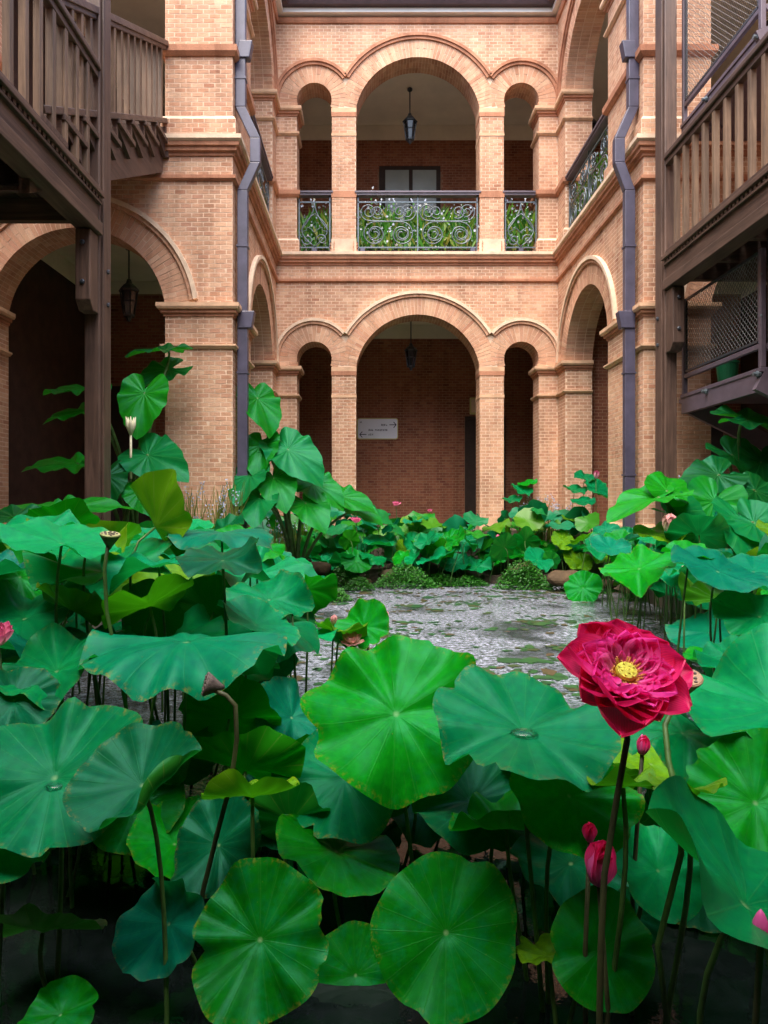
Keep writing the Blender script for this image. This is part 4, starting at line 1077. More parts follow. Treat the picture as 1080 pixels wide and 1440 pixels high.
def fill(poly, yr, zr, xr, rr, n, place, group, cols, tilt=(4,30), zb=-.3, sep=.55, under=.12, tries=14000, bulk=False):
    k = 0; cnt = 0
    while k < tries and cnt < n:
        k += 1
        Y = yr[0]+(yr[1]-yr[0])*rnd.random(); Z = rnd.uniform(*zr); X = rnd.uniform(*xr); rad = rnd.uniform(*rr)
        x, y = proj((X, Y, Z))
        if not inside(x, y, poly): continue
        bad = False
        for (a, b, c, r_) in placed:
            if abs(c-Z) < .13 and math.hypot(a-X, b-Y) < sep*(rad+r_): bad = True; break
            if abs(c-Z) >= .13 and math.hypot(a-X, b-Y) < .12: bad = True; break
        if bad: continue
        u = rnd.random(); col = rnd.choice(cols)
        if u < under: tl, az = rnd.uniform(30,75), rnd.uniform(140,220); pose = 'showing its underside'
        else:
            tl, az = rnd.uniform(*tilt), rnd.gauss(0, 55)
            pose = 'held level' if tl < tilt[0]+(tilt[1]-tilt[0])*.4 else 'tipped to one side'
        size = 'small' if rad < rr[0]+(rr[1]-rr[0])*.35 else ('large' if rad > rr[0]+(rr[1]-rr[0])*.7 else 'middling')
        if bulk: bulk_leaf((X, Y, Z), rad, tl, az, rnd.choice(VARL), rnd.uniform(0,360), zb); cnt += 1; continue
        lotus((X, Y, Z), rad, tl, az, rnd.choice(VAR), col, '%s %s lotus leaf %s, %s' % (size, CNAME[col], pose, place), group, spin=rnd.uniform(0,360), zbase=zb)
        cnt += 1
    return cnt
LEFT = [(-60,735),(120,738),(250,745),(340,748),(425,805),(440,850),(425,905),(445,965),(380,1010),(-60,1010)]
RIGHT = [(840,770),(900,742),(1000,752),(1130,745),(1130,1010),(1060,985),(1000,940),(955,870),(900,830),(865,808)]
BACK = [(345,705),(430,708),(520,718),(590,728),(640,742),(690,720),(770,722),(850,730),(905,735),(905,800),(820,802),(600,800),(480,800),(430,815),(345,790)]
cA = [TEAL, TEAL, PALE, GREEN, GREEN, BLUE, DARK, YG]
n1 = fill(LEFT, (2.3,4.2), (.45,1.05), (-2.2,.0), (.15,.26), 44, 'crowded beside the timber post', 'lotus leaves crowded beside the timber post', cA)
n2 = fill(LEFT, (4.2,8.0), (.45,1.02), (-2.2,-.2), (.17,.28), 30, 'before the wide brick pier', 'lotus leaves in front of the wide brick pier', cA)
n3 = fill(RIGHT, (2.4,8.3), (.30,1.02), (1.2,3.15), (.14,.26), 46, 'below the steel landing', 'lotus leaves below the steel landing', cA)
n3b = fill([(850,745),(1000,742),(1000,835),(900,832),(850,812)], (6.3,9.2), (.15,.95), (2.1,3.18), (.15,.25), 22, 'by the narrower brick pier', 'lotus leaves below the steel landing', cA, (8,45), sep=.42)
cB = [PALE, TEAL, GREEN, GREEN, TEAL, YG, PALE]
n4 = fill(BACK, (10.0,11.7), (.30,1.08), (-2.0,3.3), (.13,.25), 150, 'along the far pond rim', 'lotus leaves along the far rim of the pond', cB, (8,50), 0.05, .36, bulk=True)
far_leaves = BULK.build('lotus_thicket', M['far_lotus'], None, smooth=True); tag(far_leaves, 'thicket of small lotus leaves between the far pond rim and the arcade', 'lotus leaves', kind='stuff')
n4b = fill([(430,760),(905,755),(905,812),(430,818)], (9.6,10.5), (.25,.80), (-1.4,3.2), (.14,.25), 52, 'fronting the far pond rim', 'lotus leaves along the far rim of the pond', cB, (15,55), 0.0, .36)
fs__ = BULKS.build('stalks', M['stem'], far_leaves, kind='stuff')
UNDER = [(-80,1010),(1160,1010),(1160,1470),(-80,1470)]
n5 = fill(UNDER, (1.78,3.1), (.03,.38), (-1.5,1.6), (.11,.20), 46, 'low over dark shaded water', 'shaded lotus leaves low over the dark water', [DARK, DARK, DEEP_SHADE, DARK, DEEP_SHADE], (20,55))
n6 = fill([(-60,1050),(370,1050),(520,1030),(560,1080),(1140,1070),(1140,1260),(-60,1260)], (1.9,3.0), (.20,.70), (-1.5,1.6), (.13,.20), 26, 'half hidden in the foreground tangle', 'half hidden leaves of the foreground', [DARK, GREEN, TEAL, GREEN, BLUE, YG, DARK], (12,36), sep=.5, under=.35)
print('fill', n1, n2, n3, n4, n5)

# water resting on the leaves
def droplet(p, rx, label, sq=.17):
    q = MB(); n, m = 20, 8; prof = [(rx*math.cos(PI/2*k/m)*(1+.0), rx*sq*2*math.sin(PI/2*k/m)) for k in range(m)]+[(.0005, rx*sq*2)]
    q.lathe([(rx*.9,-.004)]+prof, n=n); o = q.build('water_drop', M['drop'], None, smooth=True); o.location = p; o.scale = (1, .8, 1)
    return tag(o, label, 'water drop')
droplet(P(737,1036,1.58)+Vector((0,0,.006)), .034, 'large clear water drop resting in the smooth teal leaf by the crimson flower')
droplet(P(76,1110,1.58)+Vector((0,0,.006)), .024, 'clear water drop pooled in the big teal leaf beside the bowl shaped leaf')
droplet(P(1050,1300,1.11)+Vector((0,0,.012)), .016, 'small water drop on the large sloping teal leaf')
droplet(P(156,821,2.75)+Vector((0,0,.02)), .022, 'bright flat water drop on the wide shallow leaf crossed by the pod stem')

# ------------------------------------------------------------------ elephant ears
def ear_mesh(seed, fold=.25, droop=.5, wav=.03, cupx=0.0):
    r_ = random.Random(seed); ns, nr = 56, 10
    keys = [(0,1.0),(14,.82),(30,.65),(55,.53),(80,.48),(105,.47),(130,.52),(150,.55),(163,.46),(174,.20),(180,.10)]
    def rad(t):
        a = abs((t+180) % 360-180)
        for (a0, r0), (a1, r1) in zip(keys, keys[1:]):
            if a0 <= a <= a1: f = (a-a0)/(a1-a0); f = f*f*(3-2*f) if a0 > 10 else f; return r0+(r1-r0)*f
        return .1
    ph = [r_.uniform(0,6.28) for _ in range(4)]
    vs_ = [Vector((0,0,0))]; uv = [(0,0)]
    for i in range(1, nr+1):
        r = i/nr
        for j in range(ns):
            t = 360*j/ns; rr = rad(t)*r
            x, y = rr*math.sin(R(t)), rr*math.cos(R(t))
            z = fold*abs(x)**1.2 + wav*r*r*(math.sin(7*R(t)+ph[0])+.6*math.sin(11*R(t)+ph[1])) + cupx*(x*x+y*y)
            z += .012*math.cos(15*R(t))*r*(1.1-r)*2
            vs_.append(Vector((x,y,z))); uv.append((j/ns, r))
    for v in vs_:                                     # the tip arches over
        if v.y > 0 and droop:
            a = droop*v.y; k = 1/droop; ny, nz = (k+v.z)*math.sin(a), (k+v.z)*math.cos(a)-k; v.y, v.z = ny, nz
    fs_ = [(0, 1+(j+1) % ns, 1+j) for j in range(ns)]
    for i in range(nr-1):
        b = 1+i*ns; fs_ += [(b+(j+1) % ns, b+ns+(j+1) % ns, b+ns+j, b+j) for j in range(ns)]
    me = bpy.data.meshes.new('blade'); me.from_pydata([tuple(v) for v in vs_], [], fs_); me.materials.append(M['ear'])
    ul = me.uv_layers.new(name='UVMap')
    for p in me.polygons:
        us = [uv[v][0] for v in p.vertices if v]; hi = max(us) > .8 and min(us) < .2
        for li, v in zip(p.loop_indices, p.vertices):
            u, w = uv[v]
            if v == 0: u = sum((uu+1 if hi and uu < .2 else uu) for uu in us)/len(us)
            elif hi and u < .2: u += 1
            ul.data[li].uv = (u+.5/15, w)
    me.polygons.foreach_set('use_smooth', [True]*len(me.polygons)); me.update(); return me
EARS = [ear_mesh(1), ear_mesh(2, .12, .3, .04), ear_mesh(3, .35, .8, .03), ear_mesh(4, .9, .5, .02), ear_mesh(5, .05, .2, .05)]
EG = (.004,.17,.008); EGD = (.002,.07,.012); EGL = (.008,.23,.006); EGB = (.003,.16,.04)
def ear_plant(base, label, leaves):
    base = Vector(base); t = thing('elephant_ear', label, 'plant', base)
    for (x, y, Lp, Y, tl, az, spin, var, col) in leaves:
        c = P(x, y, Y); n, ex, ey = frame(tl, az); L = Lp*Y/FPX
        a = R(spin-90); e1 = ex*math.cos(a)+ey*math.sin(a); e2 = ey*math.cos(a)-ex*math.sin(a)
        m4 = Matrix(((e1.x*L, e2.x*L, n.x*L, c.x-base.x), (e1.y*L, e2.y*L, n.y*L, c.y-base.y), (e1.z*L, e2.z*L, n.z*L, c.z-base.z), (0,0,0,1)))
        o = link('blade', EARS[var], t, m4); o.color = (*col, 1)
        q = MB(); top = c-base; b0 = Vector((rnd.uniform(-.07,.07), rnd.uniform(-.07,.07), 0)); pts = []
        out = Vector((top.x, top.y, 0)); c1 = b0+Vector((out.x*.15, out.y*.15, top.z*.6+.1)); c2 = top-e2*L*.25+Vector((0,0,.02))-n*L*.12
        for k in range(11): f = k/10; pts.append(b0*(1-f)**3+c1*3*f*(1-f)**2+c2*3*f*f*(1-f)+top*f**3)
        q.tube(pts, [.026-.014*k/10 for k in range(11)], 8); q.build('petiole', M['stem'], o.parent, smooth=True)
    q = MB(); q.lathe([(.10,-.3),(.09,0),(.06,.12),(.02,.2)], n=10); q.build('corm', M['stem_dark'], t, smooth=True)
    return t
pa = ear_plant((-2.62,7.55,ZF+.0), 'elephant ear plant with a cream bloom between the timber post and wide brick pier', [
 (203,553,72,7.4,62,5,-88,1,EGL), (208,640,80,7.2,50,-8,-40,1,EGB), (120,547,66,7.4,20,0,174,4,EG), (122,577,62,7.4,24,-12,200,4,EGL),
 (108,652,76,6.9,20,8,190,4,EGL), (235,492,66,7.9,20,0,172,1,EGD), (238,520,62,8.0,40,0,-140,1,EGD), (150,668,60,7.0,48,20,-70,1,EGD), (200,690,60,7.0,40,0,-60,1,EG)])
q = MB()
for k in range(5):
    a = k*1.25; s_ = .055
    q.tube([(0,0,0),(.03*math.cos(a),.03*math.sin(a),.10),(.05*math.cos(a),.05*math.sin(a),.19)], [.012,.024,.003], 7)
q.tube([(0,0,-.45),(0,0,0)], .012, 6)
sp_ = q.build('spathe', M['spathe'], pa, smooth=True); sp_.location = P(184,612,7.2)-Vector((-2.62,7.55,ZF))
ear_plant((-2.2,4.6,.0), 'low elephant ear plant spreading flat leaves around the foot of the timber post', [
 (60,722,105,4.4,14,5,172,4,EG), (95,716,90,4.6,18,-10,20,1,EG), (20,728,80,4.2,20,0,190,1,EGD)])
ear_plant((-1.0,9.3,.15), 'tall elephant ear plant with big leaves beside the downpipe of the wide pier', [
 (362,560,70,8.8,50,40,-52,1,EG), (405,632,78,8.7,48,12,-42,1,EGB), (368,626,56,8.7,52,-10,-100,1,EG), (385,672,66,8.6,40,0,-70,0,EG), (352,668,60,8.5,40,-20,-110,1,EGB),
 (440,680,64,8.8,40,12,-40,1,EG), (478,698,60,8.9,30,10,-25,1,EG), (430,708,62,8.6,35,0,-60,0,EG), (365,700,60,8.4,35,-10,-95,1,EGB), (500,718,48,9.0,25,10,-30,0,EG)])
ear_plant((2.62,5.6,.0), 'glossy elephant ear plant with white veined leaves under the steel landing', [
 (925,700,86,5.4,16,-30,196,0,EGL), (938,690,70,5.5,40,20,60,1,EGL), (1005,705,88,5.6,52,-8,-125,1,EG), (1042,732,88,5.2,40,5,-95,0,EGB), (1060,735,80,5.15,44,-15,-60,0,EGB), (1010,668,72,6.0,46,-5,-160,1,EGD),
 (945,722,56,5.5,30,-40,-60,3,EGB), (1062,690,75,5.9,40,10,-60,1,EGD), (1050,690,80,6.2,36,0,-150,1,EGD)])
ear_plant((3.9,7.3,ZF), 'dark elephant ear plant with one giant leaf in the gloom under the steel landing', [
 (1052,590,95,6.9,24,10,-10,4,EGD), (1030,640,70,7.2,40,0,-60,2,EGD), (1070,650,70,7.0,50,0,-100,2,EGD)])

# ------------------------------------------------------------------ lotus flowers, buds and seed heads
def petal_mesh(mat, L=1.0, W=.62, curl=.55, cup=.35, tip=.12, seed=0, nu=10, nv=12):
    r_ = random.Random(seed); q = MB(); uv = []; vs_ = []
    for j in range(nv+1):
        v = j/nv; w = W/2*(math.sin(PI*min(1, v*.93+.07))**.62)*(1-.25*(1-v)) if v < 1 else 0
        w = W/2*max(.0, (math.sin(PI*(v**1.15)*.93+.10)))**.46 if v < 1 else W*.02
        a = curl*v
        for i in range(nu+1):
            u = -1+2*i/nu; x = w*u
            zc = cup*(u*u)*w*1.3 + .035*math.sin(u*6+v*6+seed*1.7)*v*abs(u) + .02*math.sin(u*3+seed)*v
            y = L*(math.sin(a)/curl if curl else v); z = L*((1-math.cos(a))/curl if curl else 0)
            y2 = y-zc*math.sin(a); z2 = z+zc*math.cos(a)
            if v > .85: z2 += tip*(v-.85)/.15*.3*L
            vs_.append((x, y2, z2)); uv.append((u*.5+.5, v))
    fs_ = [(j*(nu+1)+i, j*(nu+1)+i+1, (j+1)*(nu+1)+i+1, (j+1)*(nu+1)+i) for j in range(nv) for i in range(nu)]
    q.add(vs_, fs_); q.uv = uv; return q.mesh('petal', mat, True)
def flower(center, size, tilt, az, label, rings, centre_r, stem_pts=None, stem_r=.007, cat='lotus flower', group=None, mats=None, stem=None):
    c = Vector(center); t = thing('lotus_flower', label, cat, c, group)
    n, ex, ey = frame(tilt, az)
    B = Matrix(((ex.x,ey.x,n.x),(ex.y,ey.y,n.y),(ex.z,ey.z,n.z)))
    for (cnt, L, mlist, op, r0, z0, jit) in rings:
        off = rnd.uniform(0, 6.28)
        for k in range(cnt):
            a = off+2*PI*(k+rnd.uniform(-jit,jit))/cnt
            o_ = R(op+rnd.uniform(-9,9)*min(1, jit*5))             # opening angle from the flower axis
            yd = Vector((math.cos(a)*math.sin(o_), math.sin(a)*math.sin(o_), math.cos(o_)))
            xd = Vector((math.sin(a), -math.cos(a), 0)); zd = xd.cross(yd)
            tw = rnd.uniform(-.35,.35)*jit*1.4; xd, zd = xd*math.cos(tw)+zd*math.sin(tw), zd*math.cos(tw)-xd*math.sin(tw)
            s = size*L*rnd.uniform(.88,1.1)
            m3 = B @ Matrix(((xd.x,yd.x,zd.x),(xd.y,yd.y,zd.y),(xd.z,yd.z,zd.z)))
            pos = B @ Vector((math.cos(a)*r0*size, math.sin(a)*r0*size, z0*size))
            m4 = Matrix.Translation(pos) @ (m3*s).to_4x4()
            link('petal', rnd.choice(mlist), t, m4)
    if centre_r:
        q = MB(); q.lathe([(centre_r*.55,-centre_r*.9),(centre_r*.9,0),(centre_r,centre_r*.35),(centre_r*.9,centre_r*.6),(centre_r*.3,centre_r*.7)], n=16)
        for k in range(11):
            a = k*2.4; rr = centre_r*.8*math.sqrt((k+.5)/11); q.lathe([(centre_r*.12,0),(centre_r*.09,centre_r*.14)], (rr*math.cos(a), rr*math.sin(a), centre_r*.62), 6)
        o = q.build('receptacle', M['receptacle'], t, smooth=False); o.matrix_local = B.to_4x4() @ Matrix.Translation((0,0,size*.14))
        q = MB()
        for k in range(70):
            a = rnd.uniform(0,6.28); l = centre_r*rnd.uniform(.5,1.3); op = rnd.uniform(.5,1.2); d = Vector((math.cos(a)*math.sin(op), math.sin(a)*math.sin(op), math.cos(op)))
            p0 = Vector((math.cos(a)*centre_r*.75, math.sin(a)*centre_r*.75, -centre_r*.2)); q.tube([p0, p0+d*l], [.0008,.0016], 4)
        o = q.build('stamens', M['stamen'], t, kind='stuff'); o.matrix_local = B.to_4x4() @ Matrix.Translation((0,0,size*.12))
    if stem_pts:
        q = MB(); q.tube([Vector(p)-c for p in stem_pts], stem_r, 8); q.build('stalk', stem or M['stem_dark'], t, smooth=True)
    return t
cr_o = [petal_mesh(M['crimson'], 1, .86, .9, .55, .1, k) for k in range(3)]
cr_m = [petal_mesh(M['crimson_in'], 1, .74, 1.1, .7, .1, 5+k) for k in range(3)]
cr_i = [petal_mesh(M['crimson_in'], 1, .44, 1.15, .8, .1, 9+k) for k in range(3)]
rnd.seed(77)
fc = P(876, 954, 1.30)
flower(fc, .111, 42, 4, 'full double crimson lotus flower with a yellow centre on a tall dark stem',
  [(9,1.04,cr_o,100,.10,-.10,.16), (9,.98,cr_o,88,.10,-.06,.2), (10,.86,cr_m,90,.10,-.02,.3), (11,.70,cr_m,88,.13,.0,.35), (18,.58,cr_i,84,.17,.02,.45), (16,.46,cr_i,76,.19,.03,.5), (12,.30,cr_i,66,.20,.04,.5)],
  .020, [P(877,990,1.31), P(882,1040,1.31), P(868,1120,1.30), P(850,1230,1.28), P(845,1330,1.27), P(843,1440,1.26), P(842,1520,1.26)+Vector((0,0,-.1))], .0062)
# pink flowers further off
pk = [petal_mesh(M['pink'], 1, .55, .6, .4, .1, 20+k) for k in range(2)]
pp = [petal_mesh(M['pale_pink'], 1, .55, .5, .4, .1, 30+k) for k in range(2)]
def small_flower(x, y, Y, s, label, opn=48, mats=pk, tilt=20, group=None):
    c = P(x, y, Y); flower(c, s, tilt, 0, label, [(8,1.0,mats,opn+22,.08,-.05,.2), (7,.85,mats,opn,.06,0,.2), (6,.6,mats,opn-18,.06,0,.2)], s*.16,
        [c+Vector((0,0,-.01)), c+Vector((.01,.01,-.2)), Vector((c.x+.03, c.y, .0))], .006, group=group, stem=M['stem'])
small_flower(501, 735, 9.9, .10, 'open pink lotus flower resting over a round leaf at the far rim')
small_flower(557, 711, 11.2, .085, 'small pink lotus flower in front of the sign wall, beside the big arrow shaped leaves')
small_flower(604, 720, 11.4, .06, 'tiny pink lotus flower in front of the sign wall, by the paved gap')
small_flower(-2, 907, 2.1, .075, 'pale pink lotus flower at the frame edge above the dark teal leaf', 35, pk, 10)
small_flower(494, 905, 3.2, .06, 'cream and pink lotus flower half hidden at the rim of the open water', 55, pp)
small_flower(358, 770, 5.5, .06, 'small pink flower under the umbrella shaped blue green leaf', 40)
def bud(x, y, Y, h, label, mat=pp, base_xy=None, stem=None, lean=0):
    c = P(x, y, Y); bx_ = base_xy or (c.x+rnd.uniform(-.05,.05), c.y+.03)
    t = flower(c-Vector((0,0,h*.45)), h, 8+lean, rnd.uniform(-60,60), label, [(5,1.0,mat,10,.06,0,.05), (4,.95,mat,6,.03,0,.05)], 0, None, cat='lotus bud')
    top = Vector((0,0,0)); base = Vector((bx_[0], bx_[1], -.3))-(c-Vector((0,0,h*.45)))
    q = MB(); q.lathe([(.03*h,-.05*h),(.20*h,.06*h),(.27*h,.3*h),(.25*h,.55*h),(.12*h,.85*h),(.01*h,1.0*h)], n=10); q.build('heart', mat[0].materials[0], t, smooth=True)
    q = MB(); q.tube([top, base*.35+Vector((rnd.uniform(-.02,.02),0,0)), base*.7, base], [.0045,.005,.006,.006], 6); q.build('stalk', stem or M['stem'], t, smooth=True)
    return t
cb_ = [petal_mesh(M['crimson'], 1, .62, .6, .5, .0, 40)]
bp = [petal_mesh(M['pink'], 1, .6, .6, .5, .0, 41)]; bpp = [petal_mesh(M['pale_pink'], 1, .6, .6, .5, .0, 42)]
bud(842, 1216, 1.34, .085, 'plump crimson lotus bud behind the crimson flower stem', cb_, stem=M['stem_dark'])
bud(829, 1171, 1.40, .040, 'slim dark crimson bud tip standing above the plump crimson bud', cb_, stem=M['stem_dark'])
bud(903, 1048, 1.55, .045, 'dark closed bud between the two stems under the crimson flower', cb_, stem=M['stem_dark'])
bud(1070, 1302, 1.02, .045, 'crimson bud lying over the rim of the large sloping teal leaf', cb_, stem=M['stem_dark'], lean=60)
bud(940, 738, 5.2, .14, 'pale pink pointed bud in front of the white veined elephant ear', bpp)
bud(838, 668, 10.6, .12, 'small pink bud high in front of the side arch by the mesh stair', bp)
bud(885, 769, 6.8, .11, 'round pink bud above the leaves at the foot of the narrower brick pier', bp)
bud(997, 787, 4.6, .09, 'rosy bud below the white veined elephant ear leaves', bp)
bud(963, 806, 4.2, .085, 'pale pink bud on a slanting stem beside the torn pale leaf', bpp)
bud(1042, 829, 3.9, .075, 'rosy bud over the torn pale leaf', bp)
bud(700, 757, 10.3, .10, 'little pink bud among small leaves at the far rim of the pond', bp)
bud(756, 714, 11.3, .12, 'little pink bud under the blue flower spikes by the arcade', bp)
bud(411, 857, 2.9, .050, 'single green pointed bud on a thin stem over the rounded teal leaf', [petal_mesh(m_petal('green_bud', (.12,.22,.02), (.20,.30,.03)), 1, .6, .6, .5, 0, 43)])
bud(469, 872, 3.2, .045, 'tan bud on a thin stem beside the small round leaf at the water', bpp)
bud(543, 865, 3.4, .040, 'thin stemmed tan bud standing alone against the open water', bpp)
def pod(x, y, Y, r, label, body, face, pts, tilt, az, mat_st):
    c = P(x, y, Y); t = thing('seed_head', label, 'seed head', c); n, ex, ey = frame(tilt, az); B = Matrix(((ex.x,ey.x,n.x),(ex.y,ey.y,n.y),(ex.z,ey.z,n.z))).to_4x4()
    q = MB(); q.lathe([(r*.14,-r*1.5),(r*.35,-r*1.1),(r*.8,-r*.35),(r*1.0,0),(r*.98,r*.08)], n=16); o = q.build('cone', body, t, smooth=True); o.matrix_local = B
    q = MB(); q.lathe([(r*.95,r*.05),(r*.9,r*.13),(r*.3,r*.10)], n=16); o = q.build('seed_face', face, t); o.matrix_local = B
    for k in range(13):
        a = k*2.4; rr = r*.78*math.sqrt((k+.4)/13); q = MB(); q.lathe([(r*.13,0),(r*.10,r*.09)], n=7); o = q.build('seed', M['pod_dry'], t); o.matrix_local = B @ Matrix.Translation((rr*math.cos(a), rr*math.sin(a), r*.11))
    q = MB(); q.tube([Vector(p)-c for p in pts], .006, 8); q.build('stalk', mat_st, t, smooth=True)
c_ = P(155,748,2.5)
pod(155, 752, 2.12, .031, 'green lotus seed head on a tall dark stem beside the yellowing folded leaf', M['pod_green'], M['pod_face'], [P(152,765,2.12), P(147,800,2.12), P(150,860,2.12), P(165,930,2.12), P(182,1020,2.12), P(190,1090,2.12), P(192,1170,2.12)], 14, 40, M['stem'])
pod(290, 962, 1.70, .030, 'dry grey brown seed head nodding on a bent dark stem', M['pod_dry'], M['pod_dry'], [P(300,970,1.70), P(318,978,1.70), P(331,992,1.70), P(333,1040,1.70), P(325,1100,1.70), P(306,1170,1.70), P(285,1255,1.70), P(280,1330,1.70)], 75, -75, M['stem_dark'])
pod(966, 953, 1.55, .034, 'tan seed head just behind the crimson flower', M['pod_tan'], M['pod_tan'], [P(958,970,1.55), P(935,1020,1.5), P(940,1070,1.45), P(955,1130,1.4), P(958,1200,1.38), P(925,1330,1.36), P(940,1450,1.35)], 24, -10, M['stem'])
pod(938, 1010, 1.42, .012, 'thin dark stem end beside the crimson flower', M['stem_dark'], M['stem_dark'], [P(936,1012,1.42), P(940,1060,1.4), P(955,1130,1.38), P(960,1180,1.37)], 20, 0, M['stem_dark']) if False else None

# ------------------------------------------------------------------ blue flower spikes, cress, rocks, floating weed, pebbles
def spikes(x, Y, zb, wpx, n, h, label, seed, lean=.1, bloom=.28):
    r_ = random.Random(seed); c = P(x, 700, Y); c.z = zb; t = thing('blue_flower_clump', label, 'flowers', c)
    f = MB(); b = MB(); w = wpx*Y/FPX/2
    for i in range(n):
        x0, y0 = r_.uniform(-w,w)*.7, r_.uniform(-w,w)*.5; hh = h*r_.uniform(.55,1); dx, dy = r_.gauss(0,lean)*hh, r_.gauss(0,lean)*hh; wd = r_.uniform(.004,.009)
        pts = [Vector((x0+dx*k*k/16, y0+dy*k*k/16, hh*k/4)) for k in range(5)]
        vs_ = []
        for k, p in enumerate(pts): ww = wd*(1-.7*k/4); vs_ += [p+Vector((-ww,0,0)), p+Vector((ww,.003,0))]
        f.add(vs_, [(2*k,2*k+1,2*k+3,2*k+2) for k in range(4)])
        if r_.random() < bloom:
            for k in range(8):
                p = pts[4]+Vector((r_.gauss(0,.014), r_.gauss(0,.014), r_.uniform(-.16,.03)*h*.9)); s_ = r_.uniform(.006,.012); a = r_.uniform(0,3.14)
                v1 = Vector((math.cos(a), .3, math.sin(a)))*s_; v2 = Vector((-math.sin(a), .3, math.cos(a)))*s_; b.add([p-v1, p-v2, p+v1, p+v2], [(0,1,2,3)])
    f.build('stems', M['reed'], t, kind='stuff'); b.build('blooms', M['blue_bloom'], t, kind='stuff')
spikes(270, 8.15, .45, 45, 46, .95, 'sparse clump of pale blue flower spikes at the middle of the wide pier', 1)
spikes(318, 8.1, .45, 60, 80, .98, 'denser clump of pale blue flower spikes by the downpipe of the wide pier', 2)
spikes(400, 9.6, .3, 60, 50, .65, 'low clump of blue flowers under the tall elephant ear by the pond', 6)
spikes(750, 11.4, .55, 60, 110, .75, 'clump of blue flower spikes under the small arch beside the arcade pier', 3, .14, .35)
spikes(790, 11.5, .55, 50, 80, .62, 'clump of pale blue flower spikes at the foot of the corner pier', 4)
spikes(962, 6.6, .5, 30, 40, .98, 'clump of blue flower spikes beside the timber post above the elephant ear', 5)
# taller lotus clump under the side arch
for (x, y, w, Y) in ((822,672,30,10.9),(808,690,36,10.8),(838,688,40,10.7),(858,700,42,10.6),(820,706,34,10.5),(732,690,34,11.4),(742,680,28,11.5),(720,704,30,11.3)):
    lotus(P(x,y,Y), w*Y/FPX/2, rnd.uniform(15,40), rnd.uniform(-40,40), rnd.choice(VAR), rnd.choice([GREEN,TEAL,PALE]), 'raised lotus leaf in the taller tuft at the foot of the arcade', 'taller tufts of lotus leaves at the arcade', zbase=.1)
def cress(x, y, wpx, hpx, Y, n, seed):
    r_ = random.Random(seed); q = MB(); c = P(x, y, Y); w, h = wpx*Y/FPX/2, hpx*Y/FPX
    for i in range(n):
        a = r_.uniform(0,6.28); e = r_.uniform(0,1)**.5; el = r_.uniform(.05,1.5)
        p = Vector((c.x+w*e*math.cos(a)*math.cos(el*.6), c.y+.45*w*e*math.sin(a), max(.01, h*(1-e*e)*r_.uniform(.5,1.05)+.01)))
        s_ = r_.uniform(.009,.019); nn = Vector((r_.gauss(0,.5), r_.gauss(-.3,.5), 1)).normalized(); u = nn.orthogonal().normalized(); v = nn.cross(u)
        q.add([p-u*s_, p-v*s_*.8+nn*.003, p+u*s_, p+v*s_*.8+nn*.003], [(0,1,2,3)])
    return q
cq = MB()
for a in ((450,835,95,30,8.2,1500,1),(570,828,95,32,9.5,1500,2),(735,833,85,40,9.4,1700,3),(410,850,70,26,7.0,900,4),(660,822,60,14,9.7,500,5),(505,828,50,18,9.2,500,6),(905,830,70,16,8.2,500,7),(620,826,60,18,9.7,500,8),(840,826,60,12,9.0,400,9),(480,812,70,30,9.6,900,10),(790,828,50,22,9.2,600,11),(430,825,60,34,9.0,800,12)):
    a = a[:5]+(int(a[5]*1.7), a[6]); k = cress(*a); cq.add(k.v, k.f)
tag(cq.build('water_cress', M['cress']), 'mat of tiny bright green leaves spilling over the far pond rim', 'ground cover', kind='stuff')
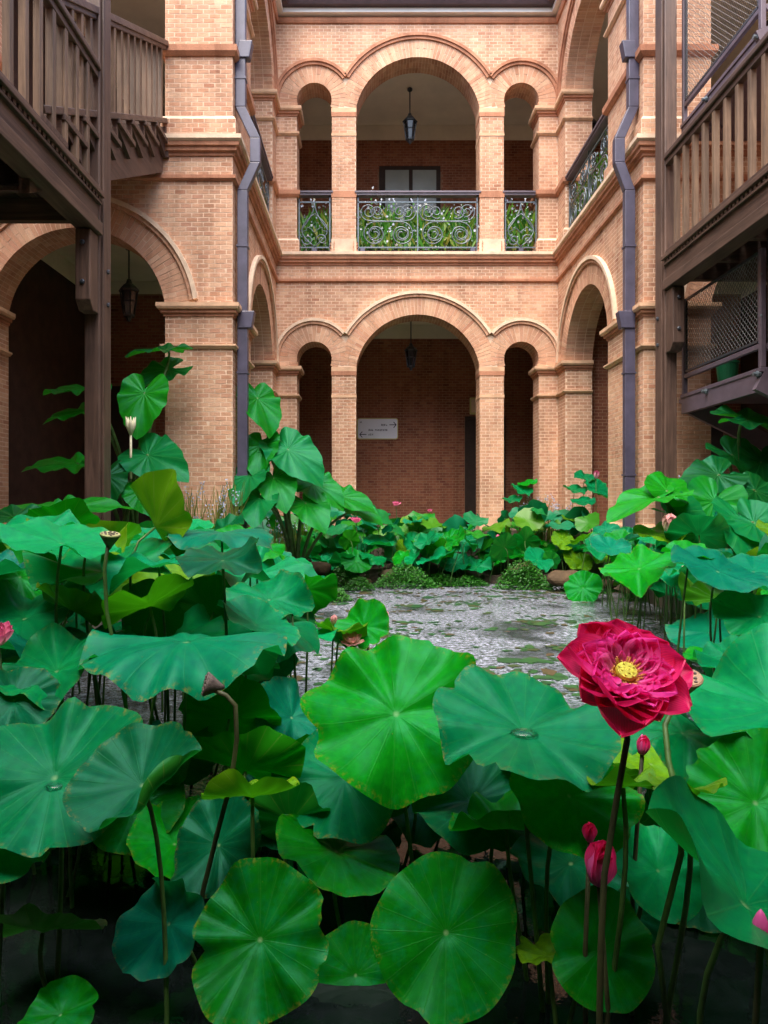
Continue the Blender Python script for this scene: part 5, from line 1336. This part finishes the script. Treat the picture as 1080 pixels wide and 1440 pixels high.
def rock(x, y, wpx, hpx, Y, label, seed):
    r_ = random.Random(seed); c = P(x, y, Y); bm = bmesh.new(); bmesh.ops.create_icosphere(bm, subdivisions=3, radius=1)
    ph = [(Vector((r_.gauss(0,1), r_.gauss(0,1), r_.gauss(0,1)))*2.2, r_.uniform(0,6)) for _ in range(9)]
    for v in bm.verts:
        d = sum(math.sin(v.co.dot(k)+p) for k, p in ph)/9; v.co *= 1+.42*d; v.co.z = max(v.co.z, -.6); v.co.y *= .7
        v.co *= wpx*Y/FPX/2*.72; v.co.z *= hpx/wpx*.9
    me = bpy.data.meshes.new('rock'); bm.to_mesh(me); bm.free(); me.materials.append(M['rock'])
    o = link('rock', me); o.location = c; tag(o, label, 'rock')
for i, (x, y, w, h, Y, l) in enumerate([(548,808,46,26,9.9,'brown rock behind the mat of tiny leaves below the pink flower'), (500,818,60,30,9.7,'dark low rock at the pond rim in the shade of the leaves'),
   (795,815,70,40,9.1,'ochre brown rock at the pond rim beside the round leaning leaf'), (740,800,70,26,9.8,'flat brown rock behind the thick green mat of tiny leaves'), (445,800,60,30,9.4,'shaded rock under the tall elephant ear'),
   (640,815,50,20,10.0,'small dark rock half hidden at the middle of the far rim'), (850,822,50,24,9.0,'small brown rock at the corner of the far pond rim')]): rock(x, y, w, h, Y, l, i)
fl = MB(); r_ = random.Random(5)
for cl in range(95):
    cx, cy = r_.uniform(-.7,3.1), 4.0+6.0*r_.random(); sx_, sy_ = r_.uniform(.08,.42), r_.uniform(.05,.16)
    for k in range(r_.randint(4,26)):
        x, y = cx+r_.gauss(0,sx_), cy+r_.gauss(0,sy_); a = r_.uniform(.015,.05)*(2.2 if r_.random() < .08 else 1); b = a*r_.uniform(.5,.9); n = 9; ph = r_.uniform(0,6); z = .003+.00005*(len(fl.f) % 90); ro = r_.uniform(0,3.14)
        pts = [(a*math.cos(6.283*i/n)*(1+.25*math.sin(3*i+ph)), b*math.sin(6.283*i/n)*(1+.25*math.cos(2*i+ph))) for i in range(n)]
        fl.add([(x+u*math.cos(ro)-v*math.sin(ro), y+u*math.sin(ro)+v*math.cos(ro), z) for u, v in pts], [tuple(range(n))])
tag(fl.build('floating_weed', M['float_leaf']), 'dark green and brown weed floating in scattered patches on the open water', 'water weed', kind='stuff')
